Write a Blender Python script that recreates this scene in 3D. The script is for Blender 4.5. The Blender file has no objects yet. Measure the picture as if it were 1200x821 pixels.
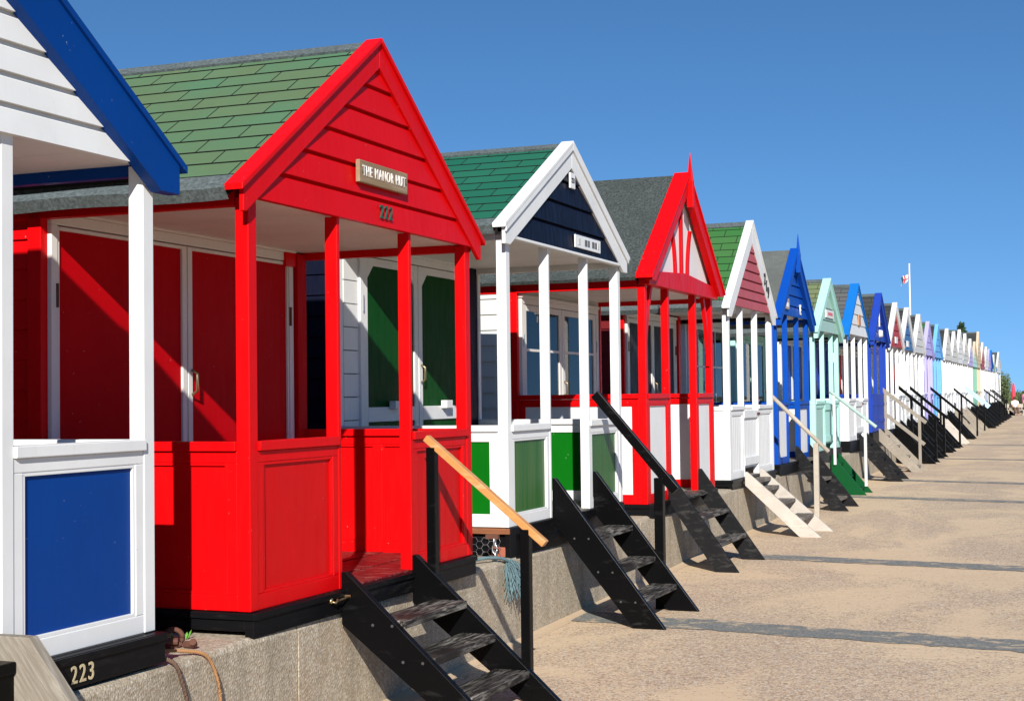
import bpy, bmesh, math, random
from mathutils import Vector, Matrix
random.seed(7)
SC = bpy.context.scene
COL = SC.collection
ROWROT = math.radians(-1.7)          # every hut front is turned this much against the line of the row

# ------------------------------------------------------------------ mesh helpers
class MB:
    def __init__(self): self.v = []; self.f = []; self.uv = {}
    def face(self, pts, uv=None):
        n = len(self.v); self.v += [tuple(p) for p in pts]
        self.f.append(tuple(range(n, n + len(pts))))
        if uv: self.uv[len(self.f) - 1] = uv
    def box(self, x0, x1, y0, y1, z0, z1):
        n = len(self.v)
        self.v += [(x0,y0,z0),(x1,y0,z0),(x1,y1,z0),(x0,y1,z0),(x0,y0,z1),(x1,y0,z1),(x1,y1,z1),(x0,y1,z1)]
        for q in ((3,2,1,0),(4,5,6,7),(0,1,5,4),(1,2,6,5),(2,3,7,6),(3,0,4,7)):
            self.f.append(tuple(n + i for i in q))
    def bx(self, ax, u0, u1, n0, n1, z0, z1):
        if ax == 'y': self.box(n0, n1, u0, u1, z0, z1)
        else: self.box(u0, u1, n0, n1, z0, z1)
    def prism(self, pts, plane, a, b):
        def mk(p, t):
            if plane == 'yz': return (t, p[0], p[1])
            if plane == 'xz': return (p[0], t, p[1])
            return (p[0], p[1], t)
        n = len(self.v); k = len(pts)
        self.v += [mk(p, a) for p in pts] + [mk(p, b) for p in pts]
        self.f.append(tuple(n + i for i in range(k))[::-1]); self.f.append(tuple(n + k + i for i in range(k)))
        for i in range(k):
            j = (i + 1) % k
            self.f.append((n + i, n + j, n + k + j, n + k + i))
    def beam(self, p, q, w, h, up=(0,0,1)):
        p, q = Vector(p), Vector(q); d = (q - p).normalized(); s = d.cross(Vector(up)).normalized(); u = s.cross(d)
        n = len(self.v)
        for c in (p, q):
            for a, b in ((-1,-1),(1,-1),(1,1),(-1,1)):
                self.v.append(tuple(c + s * (a * w / 2) + u * (b * h / 2)))
        for q4 in ((0,1,2,3),(7,6,5,4),(0,4,5,1),(1,5,6,2),(2,6,7,3),(3,7,4,0)):
            self.f.append(tuple(n + i for i in q4))
    def tube(self, pts, r, seg=8):
        pts = [Vector(p) for p in pts]; rings = []
        rr = r if isinstance(r, (list, tuple)) else [r] * len(pts)
        ref = Vector((0.31, 0.17, 0.93)).normalized()
        for i, p in enumerate(pts):
            d = (pts[min(i + 1, len(pts) - 1)] - pts[max(i - 1, 0)]).normalized()
            a = d.cross(ref); 
            if a.length < 1e-3: a = d.cross(Vector((1, 0, 0)))
            a.normalize(); b = d.cross(a); n = len(self.v)
            for k in range(seg):
                t = 2 * math.pi * k / seg
                self.v.append(tuple(p + (a * math.cos(t) + b * math.sin(t)) * rr[i]))
            rings.append(n)
        for i in range(len(pts) - 1):
            for k in range(seg):
                k2 = (k + 1) % seg
                self.f.append((rings[i] + k, rings[i] + k2, rings[i + 1] + k2, rings[i + 1] + k))
        self.f.append(tuple(rings[0] + k for k in range(seg))[::-1]); self.f.append(tuple(rings[-1] + k for k in range(seg)))
    def build(self, name, mat, parent=None, bevel=0.0, smooth=False, seg=2):
        me = bpy.data.meshes.new(name); me.from_pydata(self.v, [], self.f)
        if self.uv:
            ul = me.uv_layers.new(name='UVMap')
            for i, p in enumerate(me.polygons):
                if i in self.uv:
                    for k, li in enumerate(p.loop_indices): ul.data[li].uv = self.uv[i][k]
        bm = bmesh.new(); bm.from_mesh(me); bmesh.ops.recalc_face_normals(bm, faces=bm.faces); bm.to_mesh(me); bm.free()
        me.materials.append(mat); me.update()
        o = bpy.data.objects.new(name, me); COL.objects.link(o)
        if parent: o.parent = parent
        if bevel:
            m = o.modifiers.new('bevel', 'BEVEL'); m.width = bevel; m.segments = seg; m.limit_method = 'ANGLE'; m.angle_limit = math.radians(40)
        if smooth:
            for p in me.polygons: p.use_smooth = True
        return o

def tag(o, label=None, cat=None, group=None, kind=None):
    if label: o['label'] = label
    if cat: o['category'] = cat
    if group: o['group'] = group
    if kind: o['kind'] = kind
    return o
def thing(name, loc, label, cat, group=None, rz=0.0):
    o = bpy.data.objects.new(name, None); COL.objects.link(o); o.empty_display_size = .1
    o.location = loc; o.rotation_euler = (0, 0, rz)
    return tag(o, label, cat, group)
def text(name, s, size, mat, parent, loc, rot=None, sx=1.0, ext=0.002, rowz=0.0, bold=0.0, shear=0, sp=1.0):
    cu = bpy.data.curves.new('txt', 'FONT'); cu.body = s; cu.size = size; cu.extrude = ext; cu.offset = bold; cu.space_character = sp; cu.align_x = 'CENTER'; cu.align_y = 'CENTER'; cu.shear = shear
    t = bpy.data.objects.new('txt', cu); COL.objects.link(t)
    dg = bpy.context.evaluated_depsgraph_get(); me = bpy.data.meshes.new_from_object(t.evaluated_get(dg)); bpy.data.objects.remove(t)
    # letters stand in the y-z plane, facing +x, reading along +y
    M = Matrix(((0, 0, 1, 0), (sx, 0, 0, 0), (0, 1, 0, 0), (0, 0, 0, 1)))
    if rot: M = Matrix.Rotation(rot, 4, 'X') @ M
    me.transform(Matrix.Translation(loc) @ M)
    me.materials.clear(); me.materials.append(mat); me.name = name
    o = bpy.data.objects.new(name, me); COL.objects.link(o)
    if parent: o.parent = parent
    return o

# ------------------------------------------------------------------ materials
MATS = {}
def newmat(name):
    m = bpy.data.materials.new(name); m.use_nodes = True; nt = m.node_tree; nt.nodes.clear()
    out = nt.nodes.new('ShaderNodeOutputMaterial'); b = nt.nodes.new('ShaderNodeBsdfPrincipled')
    nt.links.new(b.outputs[0], out.inputs[0]); return m, nt, b
def nd(nt, typ, **kw):
    n = nt.nodes.new(typ)
    for k, v in kw.items():
        if k in n.inputs: n.inputs[k].default_value = v
        else: setattr(n, k, v)
    return n
def coords(nt, scale=(1,1,1), kind='Object'):
    t = nt.nodes.new('ShaderNodeTexCoord'); mp = nt.nodes.new('ShaderNodeMapping'); mp.inputs['Scale'].default_value = scale
    nt.links.new(t.outputs[kind], mp.inputs[0]); return mp.outputs[0]
def noise(nt, vec, scale, detail=4, rough=.55, dist=0):
    n = nd(nt, 'ShaderNodeTexNoise'); n.inputs['Scale'].default_value = scale; n.inputs['Detail'].default_value = detail
    n.inputs['Roughness'].default_value = rough; n.inputs['Distortion'].default_value = dist
    nt.links.new(vec, n.inputs['Vector']); return n.outputs['Fac']
def ramp(nt, fac, stops):
    r = nt.nodes.new('ShaderNodeValToRGB'); e = r.color_ramp.elements
    while len(e) < len(stops): e.new(.5)
    for i, (p, c) in enumerate(stops):
        e[i].position = p; e[i].color = c if len(c) == 4 else (*c, 1)
    nt.links.new(fac, r.inputs[0]); return r.outputs[0]
def mix(nt, fac, a, b, mode='MIX'):
    m = nt.nodes.new('ShaderNodeMix'); m.data_type = 'RGBA'; m.blend_type = mode
    for sock, v in ((m.inputs[0], fac), (m.inputs[6], a), (m.inputs[7], b)):
        if isinstance(v, (int, float)): sock.default_value = v
        elif isinstance(v, tuple): sock.default_value = v if len(v) == 4 else (*v, 1)
        else: nt.links.new(v, sock)
    return m.outputs[2]
def bump(nt, b, h, strength=.2, dist=.01):
    n = nt.nodes.new('ShaderNodeBump'); n.inputs['Strength'].default_value = strength; n.inputs['Distance'].default_value = dist
    nt.links.new(h, n.inputs['Height']); nt.links.new(n.outputs[0], b.inputs['Normal'])
def sc(c, k): return tuple(min(1, x * k) for x in c[:3])

def paint(name, c, rough=.42, wear=.5, grime=.35, spec=.10):
    """gloss paint on timber: slow tone drift, brushed grain, specks of chipped paint and some grime"""
    if name in MATS: return MATS[name]
    m, nt, b = newmat(name)
    v = coords(nt); vg = coords(nt, (9, 9, 1.2))
    base = mix(nt, noise(nt, v, 2.3, 3), sc(c, .83), sc(c, 1.08))
    gr = ramp(nt, noise(nt, vg, 6, 5, .6), [(.35, (0,0,0)), (.75, (1,1,1))])
    base = mix(nt, nmul(nt, gr, .07), base, sc(c, .72))
    # grime specks / drips, own shape
    g = ramp(nt, noise(nt, coords(nt, (14, 14, 3)), 1.7, 6, .7), [(.60, (0,0,0)), (.80, (1,1,1))])
    lum = .3 * c[0] + .6 * c[1] + .1 * c[2]
    base = mix(nt, nmul(nt, g, grime * .7), base, sc((c[0]*.55+.008, c[1]*.53+.007, c[2]*.50+.005), 1))
    # chips
    ch = ramp(nt, noise(nt, v, 47, 2, .4), [(.765 - .02 * wear, (0,0,0)), (.785, (1,1,1))])
    chip = (.45,.42,.38) if lum < .35 else (.22,.19,.15)
    base = mix(nt, nmul(nt, ch, .8 * wear), base, chip)
    nt.links.new(base, b.inputs['Base Color'])
    rr = ramp(nt, noise(nt, vg, 3, 4), [(.3, (rough*.8,)*3), (.7, (min(1, rough*1.35),)*3)])
    nt.links.new(rr, b.inputs['Roughness']); b.inputs['Specular IOR Level'].default_value = spec
    bump(nt, b, noise(nt, vg, 7, 5, .6), .05, .003)
    MATS[name] = m; return m
def nmul(nt, a, k):
    n = nt.nodes.new('ShaderNodeMath'); n.operation = 'MULTIPLY'; n.inputs[1].default_value = k
    nt.links.new(a, n.inputs[0]); return n.outputs[0]
def wood(name, c, worn, sx=(30, 30, 2.5), amount=.5, rough=.6, bmp=.5, tilt=0):
    if name in MATS: return MATS[name]
    m, nt, b = newmat(name); v = coords(nt, sx)
    if tilt:
        mr = nd(nt, 'ShaderNodeMapping'); mr.inputs['Rotation'].default_value = (0, tilt, 0); ms_ = v.node; tc_ = ms_.inputs[0].links[0].from_socket
        nt.links.new(tc_, mr.inputs[0]); nt.links.new(mr.outputs[0], ms_.inputs[0])
    g = noise(nt, v, 1.6, 7, .65, .4)
    lo = 1 - amount
    f = ramp(nt, g, [(.35 + .3 * lo, (0,0,0)), (.62 + .3 * lo, (1,1,1))])
    base = mix(nt, noise(nt, coords(nt), 3.1, 3), sc(c, .75), sc(c, 1.2))
    big = ramp(nt, noise(nt, coords(nt), 2.2, 3), [(.32, (0,0,0)), (.62, (1,1,1))])
    mm = nt.nodes.new('ShaderNodeMath'); mm.operation = 'MULTIPLY'; nt.links.new(f, mm.inputs[0]); nt.links.new(big, mm.inputs[1])
    base = mix(nt, mm.outputs[0], base, worn)
    nt.links.new(base, b.inputs['Base Color']); b.inputs['Roughness'].default_value = rough; b.inputs['Specular IOR Level'].default_value = .10
    bump(nt, b, g, bmp, .004); MATS[name] = m; return m
def shingle(name, c1, c2, mortar=(.008,.009,.008), w=.34, h=.145, lichen=None):
    if name in MATS: return MATS[name]
    m, nt, b = newmat(name)
    uv = coords(nt, (1,1,1), 'UV')
    br = nt.nodes.new('ShaderNodeTexBrick'); br.offset = .5; br.squash = 1
    br.inputs['Color1'].default_value = (*c1, 1); br.inputs['Color2'].default_value = (*c2, 1); br.inputs['Mortar'].default_value = (*mortar, 1)
    br.inputs['Scale'].default_value = 1; br.inputs['Mortar Size'].default_value = .0045; br.inputs['Mortar Smooth'].default_value = .1
    br.inputs['Bias'].default_value = -.1; br.inputs['Brick Width'].default_value = w; br.inputs['Row Height'].default_value = h
    nt.links.new(uv, br.inputs['Vector'])
    sp = noise(nt, uv, 210, 2, .6)
    col = mix(nt, ramp(nt, sp, [(.3, (0,0,0)), (.7, (1,1,1))]), mix(nt, .75, br.outputs[0], (0,0,0), 'MIX') if False else br.outputs[0], sc(c1, 1.9))
    col = mix(nt, .34, br.outputs[0], col)
    col = mix(nt, nmul(nt, ramp(nt, noise(nt, uv, 2.1, 5, .6), [(.35, (0,0,0)), (.7, (1,1,1))]), .55), col, sc((c2[0]*1.08, c2[1]*.92, c2[2]*.85), 1))
    if lichen:
        col = mix(nt, ramp(nt, noise(nt, uv, 9, 5, .7), [(.66, (0,0,0)), (.72, (1,1,1))]), col, lichen)
    col = mix(nt, br.outputs['Fac'], col, mortar)
    nt.links.new(col, b.inputs['Base Color']); b.inputs['Roughness'].default_value = .9; b.inputs['Specular IOR Level'].default_value = .2
    bump(nt, b, sp, .35, .004); MATS[name] = m; return m
def felt(name, c, speck=.8):
    if name in MATS: return MATS[name]
    m, nt, b = newmat(name); v = coords(nt)
    s = ramp(nt, noise(nt, v, 52, 3, .8), [(.38, (0,0,0)), (.66, (1,1,1))])
    col = mix(nt, s, sc(c, 1 - .55 * speck), sc(c, 1 + .9 * speck))
    col = mix(nt, nmul(nt, ramp(nt, noise(nt, v, 3.5, 5, .65), [(.4, (0,0,0)), (.7, (1,1,1))]), .5), col, sc(c, .6))
    nt.links.new(col, b.inputs['Base Color']); b.inputs['Roughness'].default_value = .92
    bump(nt, b, noise(nt, v, 75, 3, .75), .4, .004); MATS[name] = m; return m
def plain(name, c, rough=.5, metal=0.0, var=.15):
    if name in MATS: return MATS[name]
    m, nt, b = newmat(name); v = coords(nt)
    nt.links.new(mix(nt, noise(nt, v, 14, 4), sc(c, 1 - var), sc(c, 1 + var)), b.inputs['Base Color'])
    b.inputs['Roughness'].default_value = rough; b.inputs['Metallic'].default_value = metal; MATS[name] = m; return m
def streaked_green(name):
    m, nt, b = newmat(name)
    v = coords(nt, (1, 30, 1.3)); v2 = coords(nt, (1, 22, .55))
    c = mix(nt, ramp(nt, noise(nt, v2, 1, 4, .6, .6), [(.40, (0,0,0)), (.60, (1,1,1))]), (.005,.105,.008), (.042,.122,.020))
    c = mix(nt, nmul(nt, ramp(nt, noise(nt, v, 1, 4), [(.4, (0,0,0)), (.7, (1,1,1))]), .30), c, (.060,.10,.032))
    nt.links.new(c, b.inputs['Base Color']); b.inputs['Roughness'].default_value = .42
    bump(nt, b, noise(nt, v, 1, 3), .4, .01); MATS[name] = m; return m
def glass(name):
    m, nt, b = newmat(name); nt.nodes.remove(b)
    out = [n for n in nt.nodes if n.type == 'OUTPUT_MATERIAL'][0]
    tr = nd(nt, 'ShaderNodeBsdfTransparent'); tr.inputs[0].default_value = (.72,.76,.78,1)
    gl = nd(nt, 'ShaderNodeBsdfGlossy'); gl.inputs['Roughness'].default_value = .02
    fr = nd(nt, 'ShaderNodeFresnel'); fr.inputs[0].default_value = 1.45
    ms = nd(nt, 'ShaderNodeMixShader'); nt.links.new(fr.outputs[0], ms.inputs[0]); nt.links.new(tr.outputs[0], ms.inputs[1]); nt.links.new(gl.outputs[0], ms.inputs[2])
    nt.links.new(ms.outputs[0], out.inputs[0]); MATS[name] = m; return m
def concrete(name):
    m, nt, b = newmat(name); v = coords(nt)
    vo = nd(nt, 'ShaderNodeTexVoronoi'); vo.inputs['Scale'].default_value = 75; nt.links.new(v, vo.inputs['Vector'])
    v2 = nd(nt, 'ShaderNodeTexVoronoi'); v2.inputs['Scale'].default_value = 150; nt.links.new(v, v2.inputs['Vector'])
    pal = [(.12, (.14,.10,.065)), (.34, (.32,.25,.17)), (.58, (.50,.425,.31)), (.74, (.66,.59,.47)), (.92, (.85,.81,.72))]
    peb = mix(nt, .45, ramp(nt, vo.outputs['Color'], pal), ramp(nt, v2.outputs['Color'], pal))
    edge = ramp(nt, vo.outputs['Distance'], [(.25, (0,0,0)), (.75, (1,1,1))])
    peb = mix(nt, nmul(nt, edge, .35), peb, (.24,.19,.13))
    st = ramp(nt, noise(nt, coords(nt, (3.2, 3.2, .55)), 1.5, 6, .62), [(.46, (0,0,0)), (.70, (1,1,1))])
    peb = mix(nt, .38, peb, (.43,.37,.275))
    c = mix(nt, nmul(nt, st, .55), peb, (.20,.17,.125))
    lm = ramp(nt, noise(nt, coords(nt, (9, 9, .8)), 1.5, 5, .7), [(.68, (0,0,0)), (.76, (1,1,1))])
    c = mix(nt, nmul(nt, lm, .35), c, (.62,.60,.54))
    ru = ramp(nt, noise(nt, v, 1.6, 5, .7), [(.55, (0,0,0)), (.75, (1,1,1))])
    c = mix(nt, nmul(nt, ru, .30), c, (.36,.20,.10))
    nt.links.new(c, b.inputs['Base Color']); b.inputs['Roughness'].default_value = .95; b.inputs['Specular IOR Level'].default_value = .2
    bump(nt, b, vo.outputs['Distance'], .55, .005); MATS[name] = m; return m
def promenade_mat(name):
    m, nt, b = newmat(name); v = coords(nt)
    sand = mix(nt, noise(nt, v, 16, 5, .75), (.60,.445,.285), (.70,.545,.37))
    sand = mix(nt, nmul(nt, ramp(nt, noise(nt, v, .9, 4), [(.35, (0,0,0)), (.7, (1,1,1))]), .25), sand, (.50,.36,.235))
    mask = noise(nt, coords(nt, (1, .5, 1)), .70, 6, .62, .7)
    dens = ramp(nt, mask, [(.40, (.58,.58,.58)), (.49, (.36,.36,.36)), (.55, (.06,.06,.06)), (.66, (.02,.02,.02))])
    col = None
    for scale, k in ((58, 1.0), (105, 1.0)):
        vo = nd(nt, 'ShaderNodeTexVoronoi'); vo.inputs['Scale'].default_value = scale; nt.links.new(v, vo.inputs['Vector'])
        sep = nt.nodes.new('ShaderNodeSeparateColor'); nt.links.new(vo.outputs['Color'], sep.inputs[0])
        lt = nt.nodes.new('ShaderNodeMath'); lt.operation = 'LESS_THAN'; nt.links.new(sep.outputs[0], lt.inputs[0]); nt.links.new(dens, lt.inputs[1])
        pc = ramp(nt, sep.outputs[1], [(.1, (.20,.13,.095)), (.35, (.36,.24,.17)), (.6, (.46,.34,.25)), (.8, (.42,.37,.32)), (.95, (.74,.66,.54))])
        sand = mix(nt, nmul(nt, lt.outputs[0], .62), sand, pc)
    nt.links.new(sand, b.inputs['Base Color']); b.inputs['Roughness'].default_value = .97; b.inputs['Specular IOR Level'].default_value = .1
    h = nt.nodes.new('ShaderNodeMath'); h.operation = 'ADD'
    nt.links.new(noise(nt, v, 40, 4, .8), h.inputs[0]); nt.links.new(nmul(nt, noise(nt, coords(nt, (1, 2.2, 1)), 3.2, 5, .6, .8), 2.2), h.inputs[1])
    bump(nt, b, h.outputs[0], .30, .012); MATS[name] = m; return m
def strip_mat(name):
    m, nt, b = newmat(name); v = coords(nt)
    c = ramp(nt, noise(nt, v, 30, 4, .7), [(.3, (.12,.132,.132)), (.7, (.235,.245,.235))])
    st = ramp(nt, noise(nt, coords(nt, (1.5, 2.4, 1)), 2.3, 7, .78, .4), [(.53, (0,0,0)), (.60, (1,1,1))])
    c = mix(nt, nmul(nt, st, .92), c, (.58,.44,.29))
    fl = ramp(nt, noise(nt, v, 60, 3, .6), [(.52, (0,0,0)), (.62, (1,1,1))])
    c = mix(nt, nmul(nt, fl, .32), c, (.52,.41,.29))
    nt.links.new(c, b.inputs['Base Color']); b.inputs['Roughness'].default_value = .95; b.inputs['Specular IOR Level'].default_value = .1
    bump(nt, b, noise(nt, v, 30, 4, .7), .4, .006); MATS[name] = m; return m

WHITE = paint('white_paint', (.75,.755,.745), .40, .4, .24)
CREAM = paint('cream_ceiling_paint', (.74,.72,.68), .5, .3, .25)
RED = paint('red_paint', (.66,.0025,.004), .36, .35, .25)
REDP = paint('red_panel_paint', (.60,.004,.005), .40, .5, .3)
DRED = paint('dark_red_door_paint', (.47,.002,.006), .5, .3, .2, .03)
BLUE = paint('royal_blue_paint', (.002,.045,.24), .38, .5, .25)
BLUE5 = paint('bright_blue_paint', (.004,.065,.38), .38, .5, .3)
BLUE7 = paint('azure_paint', (.01,.16,.52), .4, .3, .3)
INDIGO = paint('indigo_paint', (.018,.055,.37), .42, .4, .3)
NAVY = paint('navy_paint', (.005,.0065,.019), .45, .2, .3)
GREEN = paint('green_paint', (.003,.125,.006), .40, .3, .2, .06)
DGREEN = paint('dark_green_shutter_paint', (.004,.060,.011), .45, .3, .25, .04)
STGREEN = streaked_green('streaked_green_board')
PINK = paint('dusty_pink_paint', (.44,.095,.11), .5, .3, .3)
MINT = paint('mint_paint', (.42,.72,.64), .42, .3, .25)
SAGE = paint('sage_gable_paint', (.36,.54,.48), .45, .3, .3)
LAV = paint('lavender_paint', (.46,.42,.76), .45, .3, .3)
SKYB = paint('pale_blue_paint', (.17,.45,.82), .42, .3, .3)
ROSE = paint('rose_red_gable_paint', (.42,.05,.05), .48, .3, .3)
MIDB = paint('mid_blue_gable_paint', (.06,.16,.36), .45, .3, .3)
GREYW = paint('grey_white_paint', (.60,.60,.58), .48, .3, .3)
BEIGE = paint('beige_paint', (.62,.50,.36), .5, .3, .3)
SEAG = paint('sea_green_paint', (.20,.42,.32), .5, .3, .3)
MAROON = paint('maroon_paint', (.14,.012,.016), .5, .3, .3)
DBROWN = paint('dark_brown_door_paint', (.03,.022,.02), .45, .3, .3)
BLACK = wood('black_timber_paint', (.005,.005,.006), (.03,.028,.025), (4, 4, 26), .42, .42, .35)
BLACKS = wood('black_stair_paint', (.003,.003,.0034), (.04,.04,.04), (3, 14, 9), .25, .34, .25)
BLACKW = wood('weathered_black_timber', (.011,.011,.012), (.07,.068,.064), (5, 14, 14), .42, .62, .55)
TREAD = wood('worn_black_tread', (.020,.018,.017), (.44,.41,.36), (34, 3.6, 34), .66, .5, .6)
TREADG = wood('worn_grey_tread', (.14,.12,.10), (.42,.38,.33), (30, 3, 30), .6, .75, .6)
GREYWD = wood('grey_weathered_wood', (.27,.235,.19), (.42,.38,.32), (9, 30, 30), .6, .8, .5)
GREYPL = wood('grey_weathered_plank', (.25,.215,.17), (.44,.40,.34), (3.5, 30, 46), .62, .85, .5, tilt=math.radians(-51))
PALEWD = wood('bleached_pale_wood', (.50,.455,.40), (.33,.26,.20), (5, 20, 20), .42, .75, .35)
RAILWD = wood('varnished_pine_rail', (.52,.24,.08), (.76,.52,.28), (3, 14, 14), .62, .28, .2)
POLEWD = wood('pale_pole_wood', (.42,.375,.31), (.28,.24,.19), (3, 14, 14), .5, .6, .3)
BROWNWD = wood('bare_brown_timber', (.22,.085,.04), (.36,.19,.10), (3, 30, 30), .55, .7, .4)
DECKR = wood('worn_red_deck', (.17,.008,.012), (.42,.24,.19), (3.5, 24, 24), .5, .42, .4)
DECKG = wood('grey_deck', (.20,.18,.16), (.34,.31,.28), (3, 24, 24), .5, .7, .4)
STEPGREEN = paint('green_step_paint', (.004,.068,.018), .42, .5, .3)
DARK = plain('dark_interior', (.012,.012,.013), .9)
GLASS = glass('window_glass')
CURT = plain('cream_curtain', (.62,.57,.48), .85)
GALVD = plain('dull_bolt_head', (.10,.10,.105), .45, .6, .2)
IRON = plain('rusty_iron', (.13,.055,.035), .85, .3, .5)
BRASS = plain('tarnished_brass', (.50,.38,.20), .35, .9, .2)
GALV = plain('galvanised_metal', (.55,.57,.58), .35, .9, .15)
SIGNW = wood('weathered_sign_wood', (.27,.19,.115), (.42,.33,.23), (30, 3, 30), .6, .7, .3)
INKW = plain('white_letter_paint', (.82,.80,.76), .5)
INKG = plain('dark_green_number', (.012,.07,.045), .4)
INKB = plain('black_letter_paint', (.02,.02,.02), .5)
GILT = plain('worn_gilt_number', (.60,.50,.30), .5, .2, .5)
PLATEW = plain('white_plate', (.76,.76,.74), .4)
TERRA = plain('terracotta_plaque', (.42,.20,.10), .6)
BRICK = plain('red_brick', (.34,.10,.06), .9, 0, .3)
CONC = concrete('pebbly_concrete')
PROM = promenade_mat('sandy_promenade'); STRIP = strip_mat('dark_joint_strip')
SH_G1 = shingle('mossy_green_shingle', (.062,.140,.074), (.092,.136,.066), lichen=(.20,.19,.05))
SH_G2 = shingle('deep_green_shingle', (.006,.092,.056), (.014,.118,.070))
SH_G4 = shingle('grass_green_shingle', (.028,.122,.030), (.048,.145,.042))
SH_OL = shingle('olive_shingle', (.11,.155,.075), (.15,.18,.09))
SH_GR = shingle('grey_shingle', (.075,.085,.088), (.105,.112,.110))
SH_DK = shingle('charcoal_shingle', (.030,.034,.034), (.055,.058,.055))
FELT3 = felt('dark_mineral_felt', (.042,.052,.048), 1.15)
FELT5 = felt('grey_felt', (.105,.115,.105), .35)
FELTE = felt('grey_green_eave_felt', (.085,.105,.105), .7)

# ------------------------------------------------------------------ huts
def roof_mesh(W, za, ze, yo, D, xf, s, courses):
    """two stepped slopes; each course is a thin wedge so that its lower edge stands proud"""
    r = MB(); half = W / 2 + yo; L = math.hypot(half, half * s); zt = za - .028
    n = max(1, round(L / .145)) if courses else 1
    cs, sn = half / L, half * s / L
    for side in (-1, 1):
        def P(x, t, off):   # t = distance down the slope from the ridge
            return (x, W / 2 + side * (t * cs + off * sn), zt - t * sn + off * cs)
        lip = .0045 if courses else 0
        for i in range(n):
            t0, t1 = L * i / n, L * (i + 1) / n
            v0, v1 = (n - i) * .145, (n - i - 1) * .145
            if not courses: v0, v1 = L, 0
            r.face([P(-D, t0, 0), P(xf, t0, 0), P(xf, t1, lip), P(-D, t1, lip)], [(0, v0), (D + xf, v0), (D + xf, v1 + .001), (0, v1 + .001)])
            if lip: r.face([P(-D, t1, lip), P(xf, t1, lip), P(xf, t1, 0), P(-D, t1, 0)], [(0, v1)] * 4)
        u = -.035
        r.face([P(-D, 0, u), P(xf, 0, u), P(xf, L, u), P(-D, L, u)], [(0, 0)] * 4)
        r.face([P(-D, L, 0), P(xf, L, 0), P(xf, L, u), P(-D, L, u)], [(0, 0)] * 4)
        r.face([P(xf, 0, 0), P(xf, L, lip), P(xf, L, u), P(xf, 0, u)], [(0, 0)] * 4)
        r.face([P(-D, 0, 0), P(-D, L, lip), P(-D, L, u), P(-D, 0, u)], [(0, 0)] * 4)
    return r

def gable_courses(W, zg, za, s, h, x0, inset, ztop_off):
    g = MB(); z = zg; n = 0
    ztop = za - ztop_off
    while z < ztop - .02:
        z1 = min(z + h, ztop)
        def half(zz): return max(.004, min((za - inset - zz) / s, W / 2 - .004))
        a, b2 = half(z), half(z1)
        mid = z1 - min(.022, (z1 - z) * .3)
        bm = half(mid); c = W / 2
        F = [(x0 + .026, a, z), (x0 + .014, bm, mid), (x0 + .002, b2, z1)]
        for (xa, ya, z_a), (xb, yb, z_b) in zip(F, F[1:]):
            g.face([(xa, c - ya, z_a), (xa, c + ya, z_a), (xb, c + yb, z_b), (xb, c - yb, z_b)])
        g.face([(x0 - .01, c - a, z), (x0 - .01, c + a, z), (x0 + .026, c + a, z), (x0 + .026, c - a, z)])
        z = z1
    # back of the gable
    a = max(.004, min((za - inset - zg) / s, W / 2 - .004))
    g.prism([(c - a, zg + .004), (c + a, zg + .004), (c + .004, ztop), (c - .004, ztop)], 'yz', x0 - .03, x0 - .004)
    return g

def clap_wall(m, ax, pos, sgn, u0, u1, z0, z1, h=.15):
    z = z0
    while z < z1 - .01:
        zz = min(z + h, z1)
        def P(u, n, q): return (pos + n * sgn, u, q) if ax == 'y' else (u, pos + n * sgn, q)
        m.face([P(u0, .020, z), P(u1, .020, z), P(u1, .004, zz), P(u0, .004, zz)])
        m.face([P(u0, .020, z), P(u1, .020, z), P(u1, -.01, z), P(u0, -.01, z)])
        z = zz

def panel(root, name, ax, n1, sgn, u0, u1, z0, z1, fm, pm, bev, split=1, vert=False, rim=None, board=.0, fr=.055, br=.075):
    """framed half-height panel. n1 = outer face position on the normal axis, sgn = outward direction"""
    t = .05
    def N(a, b): return tuple(sorted((n1 - sgn * a, n1 - sgn * b)))
    f = MB(); a, b = N(.004, t)
    f.bx(ax, u0, u1, a, b, z0, z0 + br); f.bx(ax, u0, u1, a, b, z1 - .10, z1 - .046)
    f.bx(ax, u0, u0 + fr, a, b, z0 + br, z1 - .10); f.bx(ax, u1 - fr, u1, a, b, z0 + br, z1 - .10)
    lights = []
    w = (u1 - u0 - 2 * fr - (split - 1) * fr) / split
    for k in range(split):
        ua = u0 + fr + k * (w + fr); ub = ua + w; lights.append((ua, ub))
        if k < split - 1: f.bx(ax, ub, ub + fr, a, b, z0 + br, z1 - .10)
    fo = f.build(name, fm, root, bev)
    # nosed top rail
    r = MB(); a, b = N(-.014, t + .022); r.bx(ax, u0 - .001, u1 + .001, a, b, z1 - .045, z1)
    r.build('top_rail', fm, root, bev)
    p = MB(); q = MB(); zl, zh = z0 + br, z1 - .10
    for ua, ub in lights:
        if vert:
            n = max(2, round((ub - ua) / .085)); w1 = (ub - ua) / n
            a, b = N(.018, .034)
            for i in range(n): p.bx(ax, ua + i * w1 + .003, ua + (i + 1) * w1 - .003, a, b, zl, zh)
            a, b = N(.024, .036); p.bx(ax, ua, ua + .001 + (ub - ua), a, b, zl + .001, zh - .001)
        else:
            a, b = N(.020, .034); p.bx(ax, ua, ub, a, b, zl, zh)
        for a, b in (N(.007, .021), N(.033, .046)):
            q.bx(ax, ua, ub, a, b, zl, zl + .014); q.bx(ax, ua, ub, a, b, zh - .014, zh)
            q.bx(ax, ua, ua + .014, a, b, zl + .014, zh - .014); q.bx(ax, ub - .014, ub, a, b, zl + .014, zh - .014)
    po = p.build('panel_board', pm, fo, bev * .5); q.build('panel_bead', rim or fm, fo, bev * .5)
    return fo

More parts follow.
